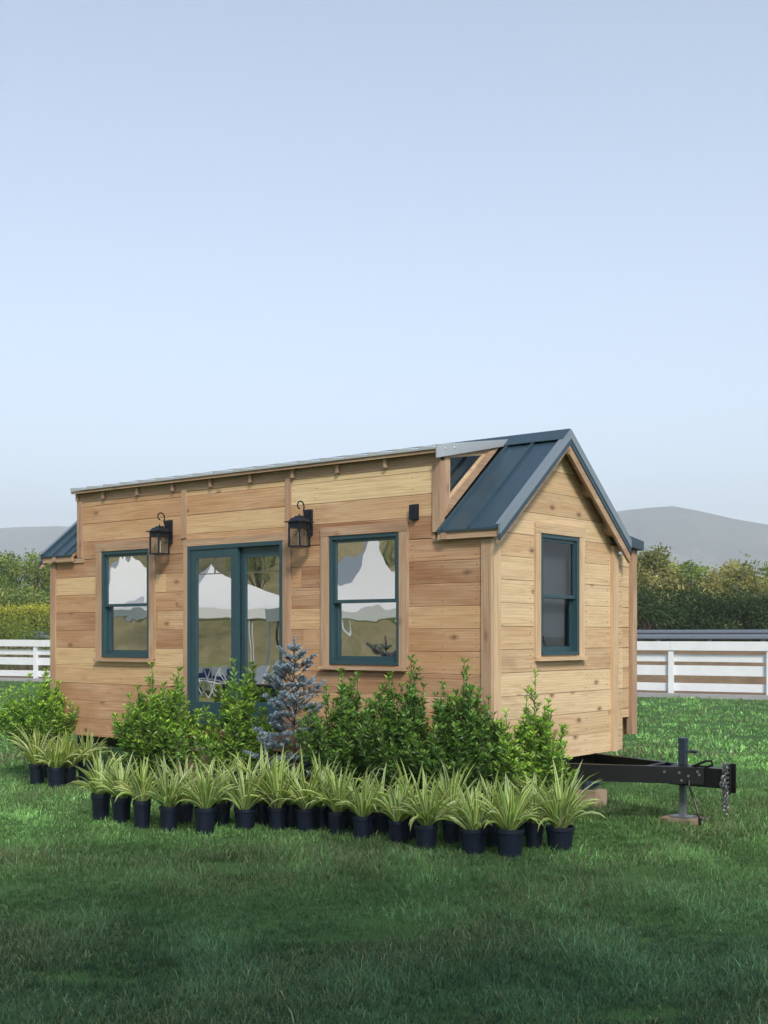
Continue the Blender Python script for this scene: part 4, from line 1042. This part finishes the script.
mb = MB(); mb.face([(-80, -90, .004), (-7, -90, .004), (-7, -5.8, .004), (-80, -5.8, .004)], None, (.5,) * 3); tag(mb.build('sunlit_lawn', M['sunlit_lawn']), kind='structure')  # pale sheet stands for sunlit lawn, the light is in its colour
def tent(x, y, rot, w, eave, peak, label):
    root = empty('canopy_tent', (x, y, 0), label, 'tent', 'white event tents mirrored in the glass')
    c, s = math.cos(rot), math.sin(rot); T = lambda a, b, z: (x + c * a - s * b, y + s * a + c * b, z)
    mb = MB(); N = 10; h = w / 2
    for k in range(4):
        for i in range(N):
            f0, f1 = i / N, (i + 1) / N
            def ringp(f, u):
                e = (1 - f); z = eave + (peak - eave) * (f ** 1.7); a = h * e; 
                q = [(a * u, -a), (a, a * u), (-a * u, a), (-a, -a * u)][k]; return T(q[0], q[1], z)
            for u0, u1 in ((-1, 0), (0, 1)):
                mb.face([ringp(f0, u0), ringp(f0, u1), ringp(f1, u1), ringp(f1, u0)], None, (.5,) * 3)
        q = [((-h, -h), (h, -h)), ((h, -h), (h, h)), ((h, h), (-h, h)), ((-h, h), (-h, -h))][k]
        mb.face([T(*q[0], eave - .28), T(*q[1], eave - .28), T(*q[1], eave - .001), T(*q[0], eave - .001)], None, (.5,) * 3)
    mb.build('canopy', M['tent'], root)
    for sx in (-1, 1):
        for sy in (-1, 1):
            mb = MB(); p = T(sx * (h - .05), sy * (h - .05), 0); mb.tube([p, (p[0], p[1], eave)], .04, 8); mb.build('leg', M['white'], root)
sh = next(o for o in COL.objects if o.name == 'added_shade_tree'); SHK = [o for o in COL.objects if o.parent == sh]
for i, (px, d_, k, lab) in enumerate([(256, 84, .42, 'tree on the dry slope mirrored left of centre in the right door pane'), (274, 92, .42, 'tree on the dry slope mirrored at the right edge of the door'), (300, 95, .5, 'tree on the dry slope between the door and right window reflections'), (395, 88, .36, 'small tree on the dry slope mirrored beside the right window frame'), (140, 96, .46, 'tree on the dry slope mirrored above the left window tent'), (95, 105, .5, 'tree farthest left on the dry slope facing the house')]):
    x_, y_ = at_px(px, d_); o = sh.copy(); COL.objects.link(o); o.location = (x_, -y_, 42 * float(np.interp((d_ - 150) / 75, (-1, -.8, -.6, -.4), (0, .12, .3, .52))) + .4); o.scale = (k, k, k); o['label'] = lab; o['group'] = 'trees on the dry slope facing the house'; o.rotation_euler.z = i * 1.3
    for c_ in SHK: e = c_.copy(); COL.objects.link(e); e.parent = o; e.matrix_parent_inverse = Matrix.Translation(-Vector(sh.location))
def at_mirror(px, d): x_, y_ = at_px(px, d); return x_, -y_
ch = empty('folding_chair', (0, 0, 0), 'white folding chair on the grass under the tent facing the door', 'chair', 'white folding chairs by the tents')
mb = MB(); mb.box(-.21, .21, -.2, .2, .43, .455, 0); mb.build('seat', M['white'], ch); mb = MB(); mb.box(-.2, .2, .2, .225, .62, .86, 0); mb.build('backrest', M['white'], ch)
for sx in (-1, 1):
    mb = MB(); mb.beam((sx * .2, -.24, 0), (sx * .2, .215, .86), .025, .025); mb.build('leg', M['white'], ch); mb = MB(); mb.beam((sx * .17, .28, 0), (sx * .17, -.15, .43), .025, .025); mb.build('leg', M['white'], ch)
CHK = [o for o in COL.objects if o.parent == ch]
for i, (px, d_) in enumerate([(196, 37), (203, 38.5), (211, 37), (219, 39), (227, 37.5), (246, 38), (254, 36.5), (262, 38.5), (270, 37), (112, 50), (122, 51.5), (131, 50), (140, 52)]):
    x_, y_ = at_mirror(px, d_); o = ch if i == 0 else ch.copy()
    if i:
        COL.objects.link(o)
        for c_ in CHK: e = c_.copy(); COL.objects.link(e); e.parent = o
    o.location = (x_, y_, 0); o.rotation_euler.z = i * 1.7
for px, d_, lab in ((214, 41, 'long table under a blue cloth beneath the tent facing the door'), (128, 53, 'long table under a blue cloth beneath the large tent facing the left window')):
    x_, y_ = at_mirror(px, d_); t_ = empty('cloth_table', (x_, y_, 0), lab, 'table'); mb = MB(); mb.box(x_ - 1.0, x_ + 1.0, y_ - .4, y_ + .4, .72, .75, 0); mb.build('table_top', M['white'], t_)
    mb = MB(); mb.box(x_ - 1.01, x_ + 1.01, y_ - .41, y_ + .41, .3, .719, 0); mb.build('tablecloth', M['bluecloth'], t_)
    for sx in (-.95, .9):
        for sy in (-.36, .3): mb = MB(); mb.box(x_ + sx, x_ + sx + .05, y_ + sy, y_ + sy + .05, 0, .299, 2); mb.build('leg', M['black'], t_)
tent(-22.7, -17.5, .3, 6.0, 2.65, 4.1, 'white peaked canopy tent on the lawn facing the glass door')
tent(-36.8, -25.4, .2, 8.0, 3.0, 5.4, 'large white tent seen mirrored in the left front window')
tent(-12.6, -13.2, .5, 4.0, 2.5, 4.2, 'small white tent mirrored in the right front window')
tb = empty('info_table', (-8.8, -5.7, 0), 'table with a dark cloth skirt on the lawn facing the glass door', 'table')
mb = MB(); mb.box(-9.5, -7.9, -6.1, -5.4, .96, 1.0, 0); mb.build('table_top', M['timber'], tb)
mb = MB(); mb.box(-9.48, -7.92, -5.398, -5.385, .72, .985, 0, (.5,) * 3); mb.build('cloth_skirt', M['lantern'], tb)
for sx in (-9.45, -7.99):
    for sy in (-6.05, -5.49): mb = MB(); mb.box(sx, sx + .05, sy, sy + .05, 0, .959, 2); mb.build('leg', M['black'], tb)
for (x, w, h, lean, lab) in ((-8.55, .30, .42, .12, 'tall white sign card standing on the info table'), (-9.05, .26, .30, .22, 'small tilted white sign card on the info table')):
    mb = MB(); y = -5.62; mb.hexa([(x, y, 1.001), (x + w, y, 1.001), (x + w, y + .015, 1.001), (x, y + .015, 1.001), (x, y - lean, 1 + h), (x + w, y - lean, 1 + h), (x + w, y + .015 - lean, 1 + h), (x, y + .015 - lean, 1 + h)], 0, (.5,) * 3)
    mb.hexa([(x + w / 2 - .02, y - lean * 1.5, 1.001), (x + w / 2 + .02, y - lean * 1.5, 1.001), (x + w / 2 + .02, y - lean * 1.4, 1.001), (x + w / 2 - .02, y - lean * 1.4, 1.001), (x + w / 2 - .02, y - lean * .6 - .012, 1 + h * .6), (x + w / 2 + .02, y - lean * .6 - .012, 1 + h * .6), (x + w / 2 + .02, y - lean * .6 - .002, 1 + h * .6), (x + w / 2 - .02, y - lean * .6 - .002, 1 + h * .6)], 0, (.5,) * 3)
    tag(mb.build('sign_card', M['paper']), lab, 'sign')

# =================================================================== GRASS
def lawn_blades():
    def band(n, d0, d1, p, L, w):
        u = rng.random(n); d = (d0 ** (1 - p) + u * (d1 ** (1 - p) - d0 ** (1 - p))) ** (1 / (1 - p)); r = rng.uniform(-1, 1, n) * (.36 * d + .8)
        return r, d, rng.uniform(*L, n), rng.uniform(*w, n)
    B = []
    for (n_, d0, d1, p, L_, w_, m_, sp) in ((27000, 5.3, 11, 1.4, (.025, .07), (.003, .006), 11, .045), (17000, 10, 18, 1.5, (.03, .068), (.0055, .0105), 9, .06), (12000, 17, 52, 1.3, (.045, .09), (.014, .03), 8, .14)):
        r_, d_, _, _ = band(n_, d0, d1, p, L_, w_); R_ = np.repeat(r_, m_); D_ = np.repeat(d_, m_); a_ = rng.uniform(0, 6.283, n_ * m_); h_ = sp * rng.random(n_ * m_) ** .7
        sz = np.repeat(np.exp(rng.normal(0, .3, n_)), m_); tone = np.repeat(rng.normal(0, .17, n_), m_)
        B.append((R_ + np.cos(a_) * h_, D_ + np.sin(a_) * h_, rng.uniform(*L_, n_ * m_) * sz, rng.uniform(*w_, n_ * m_), a_ + ANG + rng.normal(0, .5, n_ * m_), tone))
    r, d, L, w, az0, tone = [np.concatenate([b[i] for b in B]) for i in range(6)]
    x = CAMX + CA * r - SA * d; y = CAMY + SA * r + CA * d
    q = (x - FA.x) * FN.x + (y - FA.y) * FN.y
    k = q < -.6; r, d, L, w, x, y, az0, tone = [a[k] for a in (r, d, L, w, x, y, az0, tone)]; n = len(x)
    # patches: slow fields of height, colour and lie of the grass
    def field(sc, seed):
        R = np.random.default_rng(seed); f = np.zeros(n)
        for _ in range(7):
            a = R.uniform(0, 6.28); k_ = sc * R.uniform(.6, 1.8); f += np.sin((x * math.cos(a) + y * math.sin(a)) * k_ + R.uniform(0, 6.28))
        return f / 2.6
    f1, f2, f3 = field(1.6, 1), field(4.5, 2), field(.7, 3)
    k = (field(3.2, 21) + .6 * field(9, 22) + rng.normal(0, .5, n)) > -1.35
    r, d, L, w, x, y, az0, tone, f1, f2, f3 = [a[k] for a in (r, d, L, w, x, y, az0, tone, f1, f2, f3)]; n = len(x)
    L = L * np.clip(1 + .25 * f1 + .2 * f2, .5, 1.7)
    az = az0 + f1 * .5; lean = rng.uniform(.4, 1.45, n)
    dx, dy = np.cos(az), np.sin(az); sx, sy = -dy, dx
    # the blade faces roughly the way it leans
    rot = rng.normal(0, 1.2, n); sx, sy = sx * np.cos(rot) - sy * np.sin(rot), sx * np.sin(rot) + sy * np.cos(rot)
    P0 = np.stack([x, y, np.full(n, -.004)], 1); S = np.stack([sx, sy, np.zeros(n)], 1) * w[:, None] / 2
    h1 = L * .6 * np.cos(lean * .5); o1 = L * .6 * np.sin(lean * .5); h2 = h1 + L * .4 * np.cos(lean * 1.3); o2 = o1 + L * .4 * np.sin(lean * 1.3)
    P1 = P0 + np.stack([dx * o1, dy * o1, h1], 1); P2 = P0 + np.stack([dx * o2, dy * o2, h2], 1)
    V = np.stack([P0 - S, P0 + S, P1 + S * .8, P1 - S * .8, P2], 1).reshape(-1, 3)
    i = np.arange(n)[:, None] * 5; F4 = i + np.array([[0, 1, 2, 3]]); F3 = i + np.array([[3, 2, 4]])
    nearf = np.clip((11.5 - d) / 4.5, 0, 1)[:, None]  # near blades darker and bluer, foreground shade put into the colour
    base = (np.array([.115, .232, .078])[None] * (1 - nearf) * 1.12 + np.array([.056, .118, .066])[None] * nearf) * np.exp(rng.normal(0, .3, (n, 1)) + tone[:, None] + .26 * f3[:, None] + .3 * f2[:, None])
    alt = np.array([.18, .22, .12])[None] * np.exp(rng.normal(0, .25, (n, 1)))
    m = (rng.random(n) < np.clip(.16 + .20 * f1 + .12 * field(2.6, 9), .03, .6))[:, None]; C = np.where(m, alt, base)
    C = np.clip(np.repeat(C, 5, 0), 0, 1); return V, F4, F3, C
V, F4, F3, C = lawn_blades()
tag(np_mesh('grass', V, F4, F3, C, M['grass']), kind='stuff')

# =================================================================== AIR, LIGHT, CAMERA
mb = MB(); x0_, x1_, y0_, y1_ = -3600, 3600, -3600, 3600
mb.box(x0_, x1_, y0_, y1_, -4, 420, 0, (.5,) * 3)
w = NT('pale_air'); w.t.nodes.remove(w.b); pv = w.n('ShaderNodeVolumePrincipled'); pv.inputs['Density'].default_value = .00046; pv.inputs['Color'].default_value = (.85, .92, 1., 1); pv.inputs['Anisotropy'].default_value = .2
w.l(pv.outputs[0], w.o.inputs['Volume'])
HAZE = True
if HAZE: tag(mb.build('haze', w.m), kind='stuff')

SUN_AZ, SUN_EL = math.radians(-38), math.radians(38)         # azimuth from +X toward +Y
sdir = Vector((math.cos(SUN_AZ) * math.cos(SUN_EL), math.sin(SUN_AZ) * math.cos(SUN_EL), math.sin(SUN_EL)))
ld = bpy.data.lights.new('sun', 'SUN'); ld.energy = 1.5; ld.angle = math.radians(10); ld.color = (1, .92, .80)
lo = bpy.data.objects.new('sun', ld); COL.objects.link(lo); lo.rotation_euler = (-sdir).to_track_quat('-Z', 'Y').to_euler(); lo.location = (20, 20, 30)
wd = bpy.data.worlds.new('World'); SC.world = wd; wd.use_nodes = True; nt = wd.node_tree
sky = nt.nodes.new('ShaderNodeTexSky'); sky.sky_type = 'NISHITA'; sky.sun_disc = False; sky.sun_elevation = SUN_EL; sky.sun_rotation = math.pi / 2 - SUN_AZ
sky.air_density = 1.0; sky.dust_density = 1.2; sky.ozone_density = 1.0
bg = nt.nodes['Background']; bg.inputs[1].default_value = .079
hs = nt.nodes.new('ShaderNodeHueSaturation'); hs.inputs['Saturation'].default_value = .70; nt.links.new(sky.outputs[0], hs.inputs['Color']); nt.links.new(hs.outputs[0], bg.inputs[0])
cd = bpy.data.cameras.new('camera'); co = bpy.data.objects.new('camera', cd); COL.objects.link(co); SC.camera = co
co.location = (CAMX, CAMY, EYE); co.rotation_euler = (math.radians(90), 0, ANG)
cd.sensor_fit = 'HORIZONTAL'; cd.sensor_width = 36; cd.lens = 1240 / 768 * 36; cd.shift_y = 123 / 768; cd.clip_end = 20000; cd.clip_start = .05
SC.render.engine = 'CYCLES'; SC.render.resolution_x = 768; SC.render.resolution_y = 1024
SC.cycles.use_denoising = True; SC.cycles.max_bounces = 8; SC.cycles.transparent_max_bounces = 12; SC.cycles.volume_bounces = 6
vs = SC.view_settings; vs.view_transform = 'Standard'; vs.look = 'None'; vs.gamma = 1; vs.use_curve_mapping = False; vs.exposure = 1.5
